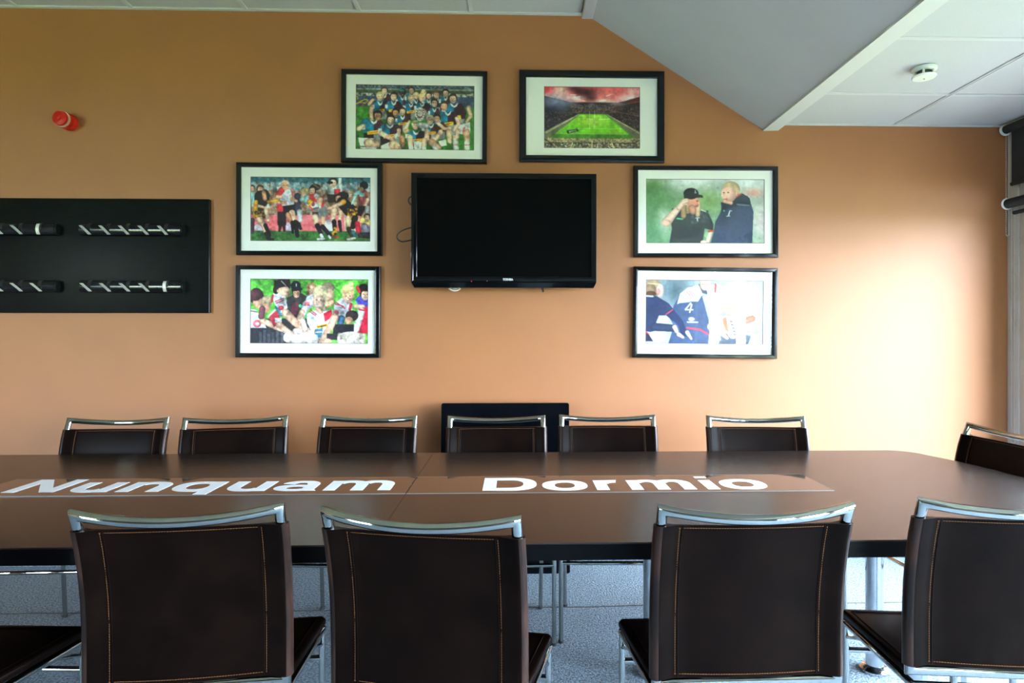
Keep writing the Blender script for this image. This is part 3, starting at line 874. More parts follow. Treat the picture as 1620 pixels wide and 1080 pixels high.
    c.poly([(800, 790), (880, 800), (870, 878), (810, 878)], (228, 230, 236)); c.rect(755, 845, 800, 878, (236, 236, 236)); c.rect(885, 848, 925, 878, (230, 230, 234))
    c.limb([(870, 640), (930, 640)], 60, 50, (196, 200, 208))
    # silver shield
    c.poly([(818, 482), (862, 462), (910, 482), (912, 540), (892, 585), (862, 602), (834, 585), (812, 540)], (206, 200, 198))
    c.poly([(828, 490), (862, 474), (900, 490), (902, 538), (884, 574), (862, 588), (842, 574), (822, 538)], (96, 44, 48))
    for k in range(12):
        a = 2 * PI * k / 12; c.ell(862 + 36 * math.cos(a), 530 + 48 * math.sin(a), 8, 9, (214, 208, 206))
    c.ell(862, 525, 25, 30, (220, 218, 214)); c.ell(862, 525, 14, 18, (186, 184, 182))
    c.noise(5)
    return c.finish()

def paint_stadium():
    c = Canvas(308, 213, 1224, 798)
    c.rect(300, 200, 1230, 800, (40, 30, 34))
    c.vgrad(200, 360, (206, 60, 66), (232, 150, 150))
    for x, y, rx, ry, col, al in [(340, 240, 120, 70, (226, 40, 48), .9), (470, 250, 120, 80, (255, 226, 214), 1), (420, 300, 160, 70, (244, 190, 190), .8), (900, 260, 200, 80, (222, 110, 104), .8), (1150, 250, 140, 90, (238, 190, 190), .9), (1040, 250, 120, 70, (206, 84, 80), .6), (1130, 320, 160, 50, (250, 232, 236), .9), (620, 320, 120, 30, (250, 240, 240), .9), (880, 345, 110, 24, (250, 236, 230), .8)]:
        c.glow(x, y, rx, ry, col, al)
    c.glow(720, 270, 130, 90, (40, 14, 20), 1); c.glow(600, 232, 120, 36, (50, 18, 26), .95); c.glow(640, 260, 110, 50, (56, 20, 26), .9); c.glow(760, 320, 80, 60, (60, 20, 26), .9)
    for x0, y0, x1, y1 in [(560, 292, 620, 290), (590, 314, 660, 306), (610, 330, 700, 350), (830, 350, 920, 330), (900, 300, 960, 280)]:
        c.limb([(x0, y0), (x1, y1)], 7, 4, (255, 250, 245))
    c.poly([(300, 300), (520, 350), (700, 400), (640, 470), (300, 660)], (44, 36, 46)); c.poly([(1230, 300), (1080, 345), (860, 395), (900, 470), (1230, 680)], (44, 32, 36))
    c.poly([(1120, 330), (1230, 304), (1230, 360), (1100, 370)], (96, 36, 34))
    c.rect(560, 395, 1000, 470, (70, 50, 56))
    c.glow(420, 350, 200, 90, (150, 165, 205), .9); c.glow(500, 430, 110, 70, (120, 130, 165), .7); c.glow(560, 370, 120, 50, (170, 175, 200), .6); c.glow(1000, 372, 140, 40, (196, 190, 200), .7); c.glow(764, 390, 50, 40, (170, 170, 190), .8)
    c.speckle(310, 440, 700, 640, [(24, 20, 26), (80, 66, 70), (110, 92, 92), (50, 40, 46)], 900, 2, 5, .7); c.speckle(860, 390, 1225, 640, [(22, 18, 20), (84, 62, 58), (120, 96, 86), (54, 40, 40)], 900, 2, 5, .7)
    c.speckle(560, 385, 980, 460, [(30, 22, 26), (110, 92, 96), (150, 130, 130)], 500, 2, 4, .7)
    for a, b in [((860, 420), (1224, 490)), ((960, 400), (1224, 345))]:
        c.limb([a, b], 5, 5, (150, 100, 70))
    c.poly([(640, 470), (905, 470), (1224, 650), (1224, 720), (308, 720), (308, 660)], (108, 106, 84))
    c.poly([(308, 645), (640, 470), (650, 476), (330, 660)], (196, 196, 150), .8); c.poly([(1224, 640), (905, 470), (912, 478), (1224, 662)], (196, 190, 140), .8)
    c.poly([(648, 470), (900, 470), (1165, 690), (385, 690)], (70, 150, 30))
    c.poly([(660, 474), (886, 474), (1110, 660), (418, 660)], (112, 186, 36))
    c.glow(760, 540, 220, 70, (186, 214, 70), .9); c.glow(1000, 640, 120, 40, (146, 180, 50), .6); c.glow(560, 620, 160, 50, (96, 180, 36), .6)
    c.poly([(400, 664), (1140, 664), (1180, 704), (370, 704)], (74, 130, 36))
    for a, b in [((660, 474), (418, 660)), ((418, 660), (1112, 660)), ((1112, 660), (886, 474)), ((490, 608), (1050, 608)), ((576, 540), (970, 540)), ((640, 490), (910, 490))]:
        c.limb([a, b], 3, 3, (206, 230, 160), .7)
    for x in (743, 790):
        c.limb([(x, 440), (x, 608)], 5, 5, (226, 240, 200), .8)
    c.limb([(743, 520), (790, 520)], 4, 4, (226, 240, 200), .8); c.limb([(830, 522), (935, 516)], 5, 5, (220, 230, 200)); c.limb([(710, 518), (752, 518)], 4, 4, (220, 230, 190))
    c.poly([(522, 630), (626, 612), (640, 634), (534, 660)], (40, 50, 36)); c.poly([(545, 636), (612, 622), (620, 634), (552, 650)], (206, 214, 200)); c.limb([(560, 644), (610, 630)], 7, 7, (60, 70, 60))
    c.rect(300, 702, 1230, 745, (166, 150, 112)); c.speckle(310, 700, 1224, 740, [(90, 80, 60), (200, 184, 140), (120, 104, 76)], 200, 3, 7, .7); c.limb([(308, 706), (370, 745), (1160, 745), (1224, 712)], 8, 8, (50, 44, 34))
    c.rect(300, 750, 1230, 800, (92, 78, 62)); c.speckle(308, 748, 1224, 798, [(40, 34, 30), (190, 170, 150), (220, 206, 190), (120, 70, 60), (70, 76, 90), (60, 90, 50)], 900, 3, 6, .85)
    for x in (580, 765, 955):
        c.limb([(x, 745), (x + (x - 765) * .1, 798)], 12, 16, (206, 190, 120))
    c.noise(5, .55)
    return c.finish()

def paint_match():
    c = Canvas(203, 228, 1350, 842)
    c.rect(200, 220, 1360, 300, (44, 104, 122)); c.vgrad(222, 300, (40, 92, 110), (70, 130, 148)); c.speckle(203, 228, 1350, 290, [(36, 80, 100), (80, 140, 156)], 140, 6, 16, .4)
    c.rect(200, 290, 1360, 600, (128, 96, 78))
    c.speckle(203, 290, 1350, 350, [(190, 210, 220), (150, 180, 196), (110, 150, 170)], 240, 8, 18, .7)
    c.speckle(203, 350, 1350, 590, [(170, 130, 104), (92, 66, 56), (214, 190, 170), (66, 48, 44), (150, 110, 90), (196, 170, 150)], 620, 6, 18, .5)
    c.rect(1042, 228, 1072, 400, (206, 220, 224))
    c.rect(200, 590, 1360, 745, (242, 110, 124)); c.ell(300, 715, 60, 40, (220, 204, 236)); c.ell(610, 705, 80, 50, (222, 200, 232)); c.ell(960, 690, 70, 60, (230, 214, 238)); c.rect(1100, 590, 1240, 740, (232, 200, 180))
    c.vgrad(742, 860, (52, 110, 52), (60, 104, 48)); c.speckle(203, 750, 1350, 842, [(70, 124, 60), (44, 92, 44)], 320, 4, 10, .5)
    SKy, GOLD, BLK = (150, 206, 210), (206, 146, 40), (30, 24, 24)
    # blurred official behind
    c.ell(500, 520, 46, 60, (206, 40, 52)); c.rect(460, 560, 545, 690, (46, 26, 30)); c.limb([(490, 680), (480, 740)], 36, 24, (46, 26, 30)); c.limb([(520, 680), (526, 740)], 34, 22, (46, 26, 30))
    # left players
    c.limb([(215, 340), (215, 480)], 46, 56, SKy); c.head(217, 345, 30, SKIN2, BROWN)
    c.head(295, 352, 36, SKIN2, BROWN, turn=1, smile=False); c.limb([(250, 420), (225, 500)], 58, 40, SKy); c.limb([(300, 420), (300, 560)], 120, 130, BLK); c.ell(340, 420, 46, 70, (40, 28, 24)); c.limb([(330, 380), (340, 440)], 40, 40, TAN)
    c.limb([(230, 500), (320, 516)], 32, 26, SKIN); c.limb([(255, 470), (250, 600)], 40, 50, GOLD); c.rect(245, 560, 365, 625, (70, 52, 30)); c.speckle(245, 560, 330, 620, [GOLD, BLK], 50, 5, 10)
    c.limb([(350, 530), (370, 640)], 46, 36, SKIN); c.limb([(290, 640), (330, 690), (350, 760)], 66, 40, SKIN); c.limb([(345, 690), (385, 790)], 40, 34, BLK); c.limb([(350, 770), (390, 825)], 36, 30, (46, 36, 30)); c.limb([(365, 815), (420, 825)], 22, 22, BLK)
    c.limb([(225, 640), (222, 760)], 40, 30, (70, 50, 60)); c.ell(372, 508, 18, 22, (220, 226, 220))
    c.limb([(370, 465), (470, 450)], 26, 30, GOLD)
    # referee
    c.poly([(470, 360), (540, 345), (600, 350), (626, 400), (612, 500), (560, 520), (500, 500), (478, 420)], (214, 216, 238)); c.limb([(500, 355), (462, 410)], 60, 44, (200, 44, 52)); c.limb([(600, 350), (622, 410)], 34, 34, (206, 120, 130))
    c.limb([(462, 420), (500, 420)], 40, 30, SKIN); c.limb([(470, 470), (540, 482)], 34, 26, SKIN2); c.limb([(590, 410), (600, 460)], 34, 26, SKIN)
    c.head(535, 312, 40, SKIN2, (206, 170, 148), smile=False); c.poly([(512, 505), (636, 490), (640, 600), (600, 580), (540, 620), (515, 590)], BLK)
    c.limb([(600, 570), (620, 650)], 58, 44, SKIN); c.limb([(560, 590), (590, 660)], 50, 40, TAN); c.limb([(630, 660), (650, 790)], 50, 36, BLK); c.limb([(600, 660), (606, 760)], 34, 22, BLK); c.limb([(660, 660), (680, 720)], 30, 30, (30, 28, 30))
    # scrum cap player and blond
    c.ell(648, 360, 28, 24, (70, 170, 196)); c.ell(650, 385, 26, 30, SKIN2); c.limb([(650, 410), (660, 560)], 60, 60, (60, 60, 90)); c.limb([(670, 560), (675, 640)], 52, 40, (206, 214, 226))
    c.ell(725, 368, 38, 36, (206, 180, 110)); c.ell(712, 392, 26, 28, SKIN); c.limb([(740, 430), (690, 445)], 60, 40, SKy); c.limb([(640, 458), (590, 436)], 30, 26, SKIN2); c.limb([(740, 440), (760, 520)], 56, 50, SKy)
    # ball carrier
    c.ell(820, 325, 48, 32, BLACKH); c.limb([(810, 300), (850, 330)], 26, 20, (120, 90, 50)); c.head(796, 358, 36, SKIN, BLACKH, turn=-1, smile=False)
    c.poly([(770, 390), (830, 385), (900, 420), (905, 520), (800, 560), (755, 500), (758, 430)], (208, 44, 54)); c.limb([(770, 470), (800, 500)], 60, 50, (236, 170, 50)); c.limb([(830, 410), (862, 430)], 50, 44, (214, 214, 220)); c.limb([(865, 440), (850, 520)], 60, 44, SKIN)
    c.ell(822, 502, 40, 34, (190, 200, 206), 20); c.ell(800, 488, 16, 20, (126, 60, 90)); c.limb([(800, 530), (850, 520)], 12, 12, (60, 70, 90)); c.limb([(690, 500), (760, 520)], 30, 24, TAN)
    c.poly([(790, 550), (920, 500), (940, 600), (880, 640), (830, 600), (792, 600)], (120, 126, 130)); c.poly([(790, 560), (850, 560), (850, 605), (795, 602)], (60, 44, 44)); c.limb([(820, 610), (830, 680)], 62, 48, SKIN); c.limb([(895, 620), (890, 690)], 50, 40, SKIN2)
    c.limb([(840, 690), (880, 780)], 48, 36, (44, 34, 50)); c.limb([(890, 700), (960, 780)], 44, 36, (40, 30, 44)); c.limb([(876, 780), (890, 810)], 30, 30, (236, 236, 240)); c.limb([(845, 820), (905, 815)], 22, 22, (226, 230, 236)); c.limb([(950, 790), (962, 806)], 22, 24, (236, 236, 240))
    # support player behind
    c.limb([(990, 320), (1000, 400)], 110, 120, (186, 206, 210)); c.rect(1000, 340, 1058, 392, (196, 44, 56)); c.head(990, 284, 42, SKIN, BLACKH, smile=False); c.ell(960, 280, 30, 14, BLACKH)
    c.poly([(930, 390), (1060, 395), (1060, 470), (940, 470)], (60, 46, 34)); c.limb([(1000, 540), (985, 640)], 54, 40, SKIN); c.limb([(1070, 560), (1050, 650)], 44, 36, SKIN); c.limb([(1000, 650), (1010, 760)], 44, 36, (50, 36, 34)); c.speckle(985, 690, 1030, 780, [GOLD], 12, 6, 9); c.limb([(1050, 650), (1065, 740)], 34, 26, (46, 36, 44)); c.limb([(990, 795), (1035, 800)], 24, 24, (170, 60, 40))
    # tackler
    c.ell(1085, 405, 56, 40, BLACKH); c.head(1045, 428, 34, SKIN2, BLACKH, turn=-1, smile=False); c.limb([(1080, 470), (1180, 570)], 110, 130, BLK); c.speckle(1130, 530, 1230, 620, [GOLD, BLK, GOLD], 60, 6, 11); c.limb([(1090, 462), (1040, 490)], 50, 40, GOLD); c.limb([(1060, 480), (940, 530)], 36, 30, SKIN)
    c.limb([(1130, 620), (1140, 710)], 54, 44, SKIN); c.limb([(1200, 620), (1180, 700)], 60, 50, BLK); c.limb([(1140, 720), (1170, 790)], 44, 34, (60, 44, 30)); c.limb([(1130, 820), (1200, 805)], 24, 24, (206, 200, 190)); c.limb([(1170, 480), (1215, 380)], 16, 36, SKy)
    # far right players
    c.limb([(1270, 380), (1285, 500)], 90, 100, (160, 70, 80)); c.limb([(1240, 370), (1200, 390)], 40, 30, SKy); c.rect(1240, 370, 1290, 410, SKy); c.ell(1285, 305, 42, 38, BLACKH); c.ell(1262, 345, 20, 24, SKIN2); c.limb([(1320, 440), (1290, 520)], 40, 28, SKIN); c.poly([(1230, 500), (1310, 500), (1260, 600), (1230, 590)], BLK); c.limb([(1320, 520), (1325, 580)], 50, 40, (186, 190, 196))
    c.poly([(1270, 590), (1350, 640), (1340, 680), (1240, 655)], (238, 214, 120)); c.head(1316, 610, 30, SKIN, BROWN); c.limb([(1290, 700), (1340, 760)], 70, 80, (120, 120, 140)); c.limb([(1220, 670), (1235, 740)], 50, 50, (190, 40, 60)); c.limb([(1250, 780), (1340, 780)], 50, 60, (46, 40, 50)); c.limb([(1180, 750), (1200, 780)], 40, 40, (60, 110, 130))
    c.noise(5)
    return c.finish()

def paint_huddle():
    c = Canvas(203, 183, 1338, 798)
    c.vgrad(180, 800, (84, 176, 62), (110, 200, 80)); c.speckle(203, 183, 1338, 420, [(70, 160, 52), (120, 200, 90), (96, 186, 70)], 600, 4, 12, .4)
    WHT, RED, NAV, MAR = (226, 226, 240), (206, 40, 66), (36, 38, 52), (96, 40, 56)
    c.rect(203, 560, 900, 800, (44, 46, 54))
    # capped coach
    c.poly([(560, 360), (620, 330), (700, 320), (745, 350), (720, 470), (700, 700), (560, 700), (540, 480)], (50, 50, 54)); c.poly([(600, 420), (660, 400), (660, 500), (590, 560)], MAR); c.head(646, 318, 42, SKIN2, BLACKH); c.ell(640, 250, 48, 48, (26, 28, 40)); c.limb([(610, 290), (690, 280)], 24, 24, (26, 28, 40)); c.rect(640, 230, 648, 258, (220, 220, 226)); c.ell(684, 440, 16, 16, (60, 190, 110))
    # girl behind
    c.limb([(790, 350), (770, 420)], 90, 90, WHT); c.head(790, 280, 46, SKIN, (176, 130, 96)); c.rect(744, 250, 770, 340, (176, 130, 96))
    c.limb([(820, 380), (740, 430), (700, 540)], 100, 50, WHT); c.limb([(700, 500), (650, 620)], 56, 48, SKIN); c.rect(724, 400, 776, 440, (226, 120, 130))
    # left foreground
    c.ell(262, 350, 70, 78, (52, 36, 46)); c.ell(276, 410, 46, 56, SKIN2); c.ell(250, 340, 62, 56, (74, 36, 48)); c.ell(300, 440, 30, 34, SKIN2)
    c.poly([(203, 470), (260, 480), (310, 560), (360, 650), (203, 650)], WHT); c.limb([(210, 490), (270, 500)], 10, 10, (96, 60, 90)); c.ell(270, 610, 40, 36, (232, 90, 110)); c.ell(276, 612, 20, 16, WHT); c.limb([(320, 580), (450, 640), (600, 700)], 60, 44, SKIN)
    c.rect(203, 650, 360, 800, NAV)
    # second left
    c.ell(360, 400, 52, 56, (170, 150, 126)); c.ell(352, 465, 44, 46, SKIN2); c.limb([(320, 470), (310, 540)], 60, 60, (120, 70, 80)); c.poly([(380, 540), (460, 480), (510, 600), (430, 640)], (176, 44, 66)); c.limb([(380, 540), (440, 480)], 14, 14, (226, 226, 230)); c.rect(440, 555, 505, 600, (226, 220, 226)); c.limb([(480, 620), (580, 690)], 60, 46, SKIN); c.limb([(460, 450), (500, 520)], 40, 40, (60, 110, 140))
    # dark hair woman
    c.poly([(410, 340), (450, 300), (540, 340), (560, 460), (520, 510), (440, 430)], WHT); c.limb([(420, 340), (410, 400)], 20, 20, RED); c.limb([(440, 400), (520, 370)], 9, 9, RED); c.limb([(455, 415), (525, 385)], 9, 9, RED); c.ell(500, 460, 28, 22, (226, 70, 90)); c.limb([(500, 500), (550, 470)], 14, 14, (150, 220, 160)); c.ell(508, 250, 80, 66, BLACKH); c.ell(450, 290, 30, 40, BLACKH); c.ell(528, 300, 58, 50, SKIN, 10); c.ell(470, 300, 14, 16, SKIN2); c.poly([(430, 200), (580, 190), (595, 250), (500, 265), (440, 290)], BLACKH); c.limb([(500, 205), (545, 250)], 7, 5, (220, 220, 226)); c.ell(560, 345, 20, 8, (200, 110, 110))
    c.limb([(545, 510), (650, 610), (760, 680)], 80, 60, SKIN)
    # right side women
    c.ell(945, 265, 66, 52, (150, 130, 110)); c.ell(960, 330, 46, 56, SKIN); c.limb([(950, 420), (985, 400)], 60, 60, SKIN2)
    c.poly([(1010, 420), (1080, 360), (1180, 400), (1180, 520), (1060, 560), (1000, 520)], WHT); c.limb([(1020, 420), (1100, 440)], 9, 9, RED); c.limb([(1030, 405), (1110, 460)], 9, 9, RED); c.ell(1030, 500, 26, 22, (226, 90, 110)); c.limb([(1000, 520), (1060, 540)], 16, 16, (150, 220, 160))
    c.ell(1140, 290, 64, 58, BLOND); c.ell(1172, 230, 26, 24, (226, 206, 160)); c.head(1142, 350, 58, SKIN, BLOND); c.rect(1085, 290, 1200, 320, (196, 172, 120)); c.limb([(1170, 420), (1160, 470)], 26, 26, RED)
    c.poly([(1210, 380), (1260, 330), (1338, 370), (1338, 450), (1250, 440)], (74, 70, 176)); c.ell(1290, 280, 52, 56, BLACKH); c.head(1306, 330, 48, SKIN, BLACKH); c.limb([(1230, 260), (1250, 300)], 30, 30, (220, 40, 70)); c.limb([(1210, 440), (1290, 440)], 40, 34, SKIN)
    c.poly([(1250, 470), (1338, 440), (1338, 700), (1230, 690)], (216, 32, 66)); c.limb([(1270, 490), (1220, 660)], 70, 60, (238, 236, 244)); c.limb([(1250, 470), (1300, 480)], 14, 14, RED)
    c.ell(1180, 530, 62, 52, (56, 44, 42)); c.ell(1150, 575, 40, 34, SKIN2); c.limb([(1080, 560), (1070, 600)], 70, 60, (60, 100, 140)); c.rect(1000, 610, 1200, 740, (40, 36, 46))
    # central blond woman
    c.poly([(745, 520), (810, 480), (900, 490), (990, 470), (1000, 560), (960, 680), (880, 760), (800, 700), (750, 600)], (222, 224, 240)); c.poly([(905, 510), (985, 470), (990, 520), (965, 560), (920, 590)], (214, 36, 60)); c.limb([(770, 490), (830, 530)], 8, 8, RED); c.limb([(785, 480), (840, 520)], 8, 8, RED); c.poly([(838, 625), (945, 605), (940, 635), (850, 655)], (240, 176, 40)); c.limb([(850, 640), (930, 622)], 9, 9, (70, 50, 30)); c.poly([(800, 660), (900, 650), (890, 740), (830, 740)], (70, 120, 156)); c.limb([(820, 690), (890, 684)], 12, 12, WHT)
    c.ell(878, 320, 74, 76, (222, 206, 168)); c.rect(900, 320, 945, 480, (214, 196, 156)); c.ell(862, 400, 58, 82, (240, 200, 178)); c.poly([(800, 370), (830, 290), (930, 290), (940, 380), (890, 335), (830, 340)], (224, 208, 170))
    for x in (838, 880): c.ell(x, 382, 8, 5, (66, 50, 46))
    c.ell(850, 438, 22, 8, (240, 236, 232)); c.limb([(850, 470), (880, 490)], 40, 50, (226, 180, 158))
    c.limb([(1020, 540), (960, 660), (890, 780)], 70, 60, SKIN); c.limb([(640, 680), (760, 690)], 60, 60, (238, 210, 200)); c.limb([(700, 560), (740, 700)], 50, 60, (238, 206, 192)); c.limb([(800, 660), (800, 760)], 50, 50, (244, 214, 200))
    # bright crowd of hands and hair at the bottom
    c.ell(720, 760, 140, 60, (238, 232, 236)); c.ell(580, 740, 60, 50, (240, 222, 214)); c.ell(1170, 750, 140, 70, (226, 216, 206)); c.speckle(1050, 700, 1300, 798, [(196, 180, 164), (246, 240, 232)], 160, 5, 14, .5); c.speckle(600, 720, 850, 798, [(226, 216, 220), (250, 246, 248)], 120, 6, 16, .5); c.rect(940, 700, 1040, 760, (50, 46, 54)); c.ell(930, 775, 60, 30, SKIN)
    for x in (290, 330, 370, 410, 450, 500): c.rect(x, 660 + (x % 7) * 8, x + 26, 790, (86, 92, 106), .7)  # bluish bars reflected in the glass, painted into the print
    c.noise(5)
    return c.finish()

def paint_coaches():
    c = Canvas(203, 190, 1332, 803)
    c.vgrad(180, 810, (196, 204, 204), (120, 156, 124))
    c.glow(420, 560, 700, 420, (92, 140, 96), .95); c.glow(800, 400, 360, 220, (120, 156, 86), .9); c.glow(260, 280, 260, 220, (72, 118, 60), 1); c.glow(330, 440, 300, 240, (90, 136, 84), .8)
    c.glow(640, 200, 340, 150, (236, 240, 244), 1); c.glow(1150, 210, 240, 110, (226, 230, 236), 1); c.glow(930, 265, 130, 70, (150, 166, 170), .7); c.glow(1230, 320, 150, 70, (206, 134, 124), .95); c.glow(1300, 600, 160, 320, (214, 196, 200), .9); c.glow(380, 600, 110, 200, (232, 236, 238), .95); c.glow(260, 700, 220, 200, (86, 140, 96), .8)
    # woman in cap
    JK = (44, 52, 54)
    c.poly([(450, 470), (560, 480), (640, 510), (730, 490), (800, 520), (845, 620), (840, 680), (760, 660), (740, 803), (425, 803), (450, 660), (440, 600)], JK)
    c.speckle(640, 490, 800, 610, [(70, 80, 86), (50, 58, 62)], 160, 4, 10, .6)
    c.ell(600, 440, 44, 80, (186, 150, 112)); c.limb([(560, 420), (560, 540)], 60, 50, (176, 140, 100)); c.limb([(700, 430), (695, 530)], 50, 44, (206, 176, 140)); c.ell(655, 410, 56, 66, (222, 150, 128), 8); c.limb([(640, 470), (650, 500)], 70, 60, (206, 140, 116))
    c.ell(690, 400, 8, 5, (50, 40, 36)); c.ell(684, 448, 18, 8, (170, 80, 80)); c.ell(706, 420, 12, 14, (226, 160, 140))
    c.ell(632, 330, 72, 54, (30, 34, 38)); c.poly([(565, 330), (640, 325), (740, 345), (748, 368), (700, 368), (620, 372), (566, 376)], (28, 32, 36)); c.rect(668, 296, 676, 324, (206, 210, 214)); c.limb([(664, 324), (682, 322)], 6, 6, (206, 210, 214))
    c.limb([(400, 600), (450, 540), (510, 470)], 90, 56, (236, 196, 180)); c.ell(400, 610, 46, 34, (230, 186, 168)); c.limb([(520, 460), (560, 410), (590, 400)], 56, 40, (238, 198, 184)); c.limb([(560, 430), (596, 432)], 16, 16, (226, 180, 166)); c.limb([(555, 392), (598, 382)], 14, 14, (238, 200, 186))
    c.limb([(500, 566), (552, 572)], 16, 12, (70, 200, 130)); c.limb([(690, 560), (694, 590)], 16, 10, (196, 206, 206)); c.limb([(675, 560), (712, 558)], 8, 8, (196, 206, 206)); c.limb([(730, 484), (770, 500)], 10, 10, (206, 214, 216))
    # man in padded jacket
    JB = (48, 62, 88)
    c.poly([(925, 410), (1000, 420), (1100, 330), (1170, 350), (1206, 440), (1226, 500), (1212, 803), (815, 803), (845, 700), (860, 600), (915, 500)], JB); c.poly([(915, 410), (1010, 420), (1120, 325), (1190, 370), (1206, 450), (1100, 430), (960, 480), (925, 500)], (36, 46, 62)); c.limb([(1060, 360), (1110, 330)], 14, 14, (206, 70, 60)); c.limb([(1070, 430), (1190, 440)], 14, 10, (130, 150, 160), .7)
    c.ell(1015, 280, 84, 68, (196, 168, 134), 10); c.ell(990, 330, 72, 84, (232, 180, 162)); c.poly([(925, 290), (960, 236), (1040, 232), (1090, 300), (1094, 330), (1060, 320), (1040, 280), (980, 262)], (196, 168, 132)); c.ell(1066, 330, 16, 24, (222, 166, 150)); c.ell(945, 320, 9, 5, (60, 50, 48)); c.ell(985, 318, 9, 5, (60, 50, 48)); c.ell(932, 346, 14, 16, (236, 190, 172)); c.limb([(940, 384), (976, 378)], 8, 8, (170, 90, 84)); c.limb([(950, 400), (1010, 415)], 40, 40, (220, 164, 146)); c.poly([(915, 410), (1000, 430), (960, 470), (925, 490)], (34, 42, 58))
    c.limb([(1000, 495), (985, 540)], 12, 12, (196, 206, 214)); c.limb([(968, 544), (1000, 540)], 8, 8, (196, 206, 214)); c.limb([(1000, 490), (1018, 492)], 8, 8, (196, 206, 214)); c.ell(945, 492, 10, 8, (80, 190, 140))
    c.limb([(810, 700), (790, 780)], 56, 40, (236, 196, 180)); c.ell(755, 790, 36, 18, (236, 196, 180)); c.limb([(800, 688), (845, 680)], 18, 18, (206, 80, 60)); c.poly([(770, 690), (800, 700), (780, 760), (755, 720)], (140, 190, 140))
    c.noise(4, .3)
    return c.finish()

def paint_ball():
    c = Canvas(200, 192, 1325, 812)
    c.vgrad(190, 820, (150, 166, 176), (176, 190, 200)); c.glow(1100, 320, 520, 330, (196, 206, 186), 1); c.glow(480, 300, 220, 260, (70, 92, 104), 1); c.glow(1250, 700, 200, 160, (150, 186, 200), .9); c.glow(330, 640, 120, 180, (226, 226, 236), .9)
    NV, WH = (32, 46, 88), (214, 220, 230)
    # player in the middle, navy bib number 4
    c.poly([(530, 330), (640, 250), (720, 280), (760, 420), (820, 640), (800, 812), (420, 812), (470, 640), (430, 560), (470, 440)], (58, 78, 116)); c.poly([(530, 325), (600, 270), (700, 240), (760, 300), (700, 400), (560, 400), (500, 430)], WH)
    for k in range(3): c.limb([(590 + 22 * k, 300), (640 + 22 * k, 370)], 7, 7, (220, 110, 120))
    c.poly([(700, 230), (740, 320), (790, 330), (770, 250)], (70, 76, 96)); c.limb([(770, 190), (770, 240)], 130, 110, (232, 196, 180)); c.limb([(740, 232), (800, 232)], 8, 8, (206, 120, 120))
    c.limb([(632, 415), (580, 480), (650, 480)], 13, 13, WH); c.limb([(640, 430), (622, 505)], 15, 15, WH); c.limb([(530, 410), (620, 400)], 14, 14, WH); c.limb([(600, 600), (700, 600)], 10, 10, WH); c.ell(640, 570, 30, 18, WH)
    c.limb([(600, 655), (720, 670), (810, 720)], 18, 18, (226, 60, 84))
    # right player with ball
    c.poly([(800, 240), (880, 230), (980, 300), (960, 480), (840, 560), (780, 380)], (222, 208, 206)); c.limb([(860, 240), (850, 300)], 30, 40, (226, 90, 84)); c.poly([(930, 680), (1100, 690), (1210, 730), (1180, 812), (900, 812)], (80, 92, 110)); c.limb([(960, 470), (1040, 520), (1180, 560)], 70, 60, (226, 186, 150)); c.limb([(1100, 600), (1220, 560)], 60, 60, (226, 120, 96)); c.limb([(1080, 660), (1215, 670)], 50, 50, (232, 222, 226)); c.limb([(1085, 672), (1210, 690)], 12, 12, (222, 110, 110)); c.limb([(1085, 696), (1205, 716)], 12, 12, (160, 220, 200))
    c.ell(1020, 650, 58, 110, (232, 228, 224), -14); c.poly([(930, 570), (970, 540), (1000, 720), (970, 700)], (224, 120, 90))
    for k, (x, y) in enumerate([(1020, 590), (1030, 622), (1042, 654), (1052, 686), (1058, 718)]): c.limb([(x - 10, y - 6), (x + 10, y + 4)], 9, 9, (70, 70, 84)); c.limb([(x - 8, y + 8), (x - 10, y - 6)], 6, 6, (70, 70, 84))
    c.limb([(830, 640), (920, 690), (980, 750)], 80, 30, (236, 200, 182)); c.limb([(880, 700), (915, 765)], 22, 18, (236, 200, 182)); c.limb([(900, 640), (985, 700)], 26, 22, (236, 200, 182))
    # left player from behind
    c.poly([(200, 345), (300, 350), (420, 420), (460, 470), (560, 590), (590, 680), (590, 740), (540, 740), (520, 640), (400, 540), (330, 540), (300, 620), (330, 640), (290, 690), (250, 700), (200, 690)], NV); c.limb([(290, 650), (470, 660)], 80, 70, (34, 50, 84)); c.limb([(395, 530), (460, 482)], 10, 10, (222, 60, 80)); c.limb([(200, 690), (235, 720), (250, 780)], 12, 12, (214, 50, 60)); c.poly([(200, 700), (240, 730), (280, 790), (200, 790)], (26, 30, 56))
    c.limb([(480, 650), (500, 690)], 44, 36, (238, 196, 186)); c.limb([(600, 700), (640, 760)], 40, 20, (238, 200, 190)); c.limb([(520, 720), (560, 745)], 40, 26, (238, 196, 186))
    c.ell(275, 270, 78, 84, (176, 150, 120)); c.ell(250, 290, 50, 60, (150, 122, 96)); c.limb([(220, 230), (340, 240)], 18, 14, (206, 184, 150)); c.ell(340, 300, 34, 66, (236, 196, 184)); c.ell(322, 310, 16, 32, (226, 150, 150)); c.ell(250, 330, 50, 26, (90, 60, 50)); c.limb([(205, 352), (270, 356)], 16, 16, (206, 210, 222))
    c.noise(4, .3)
    return c.finish()

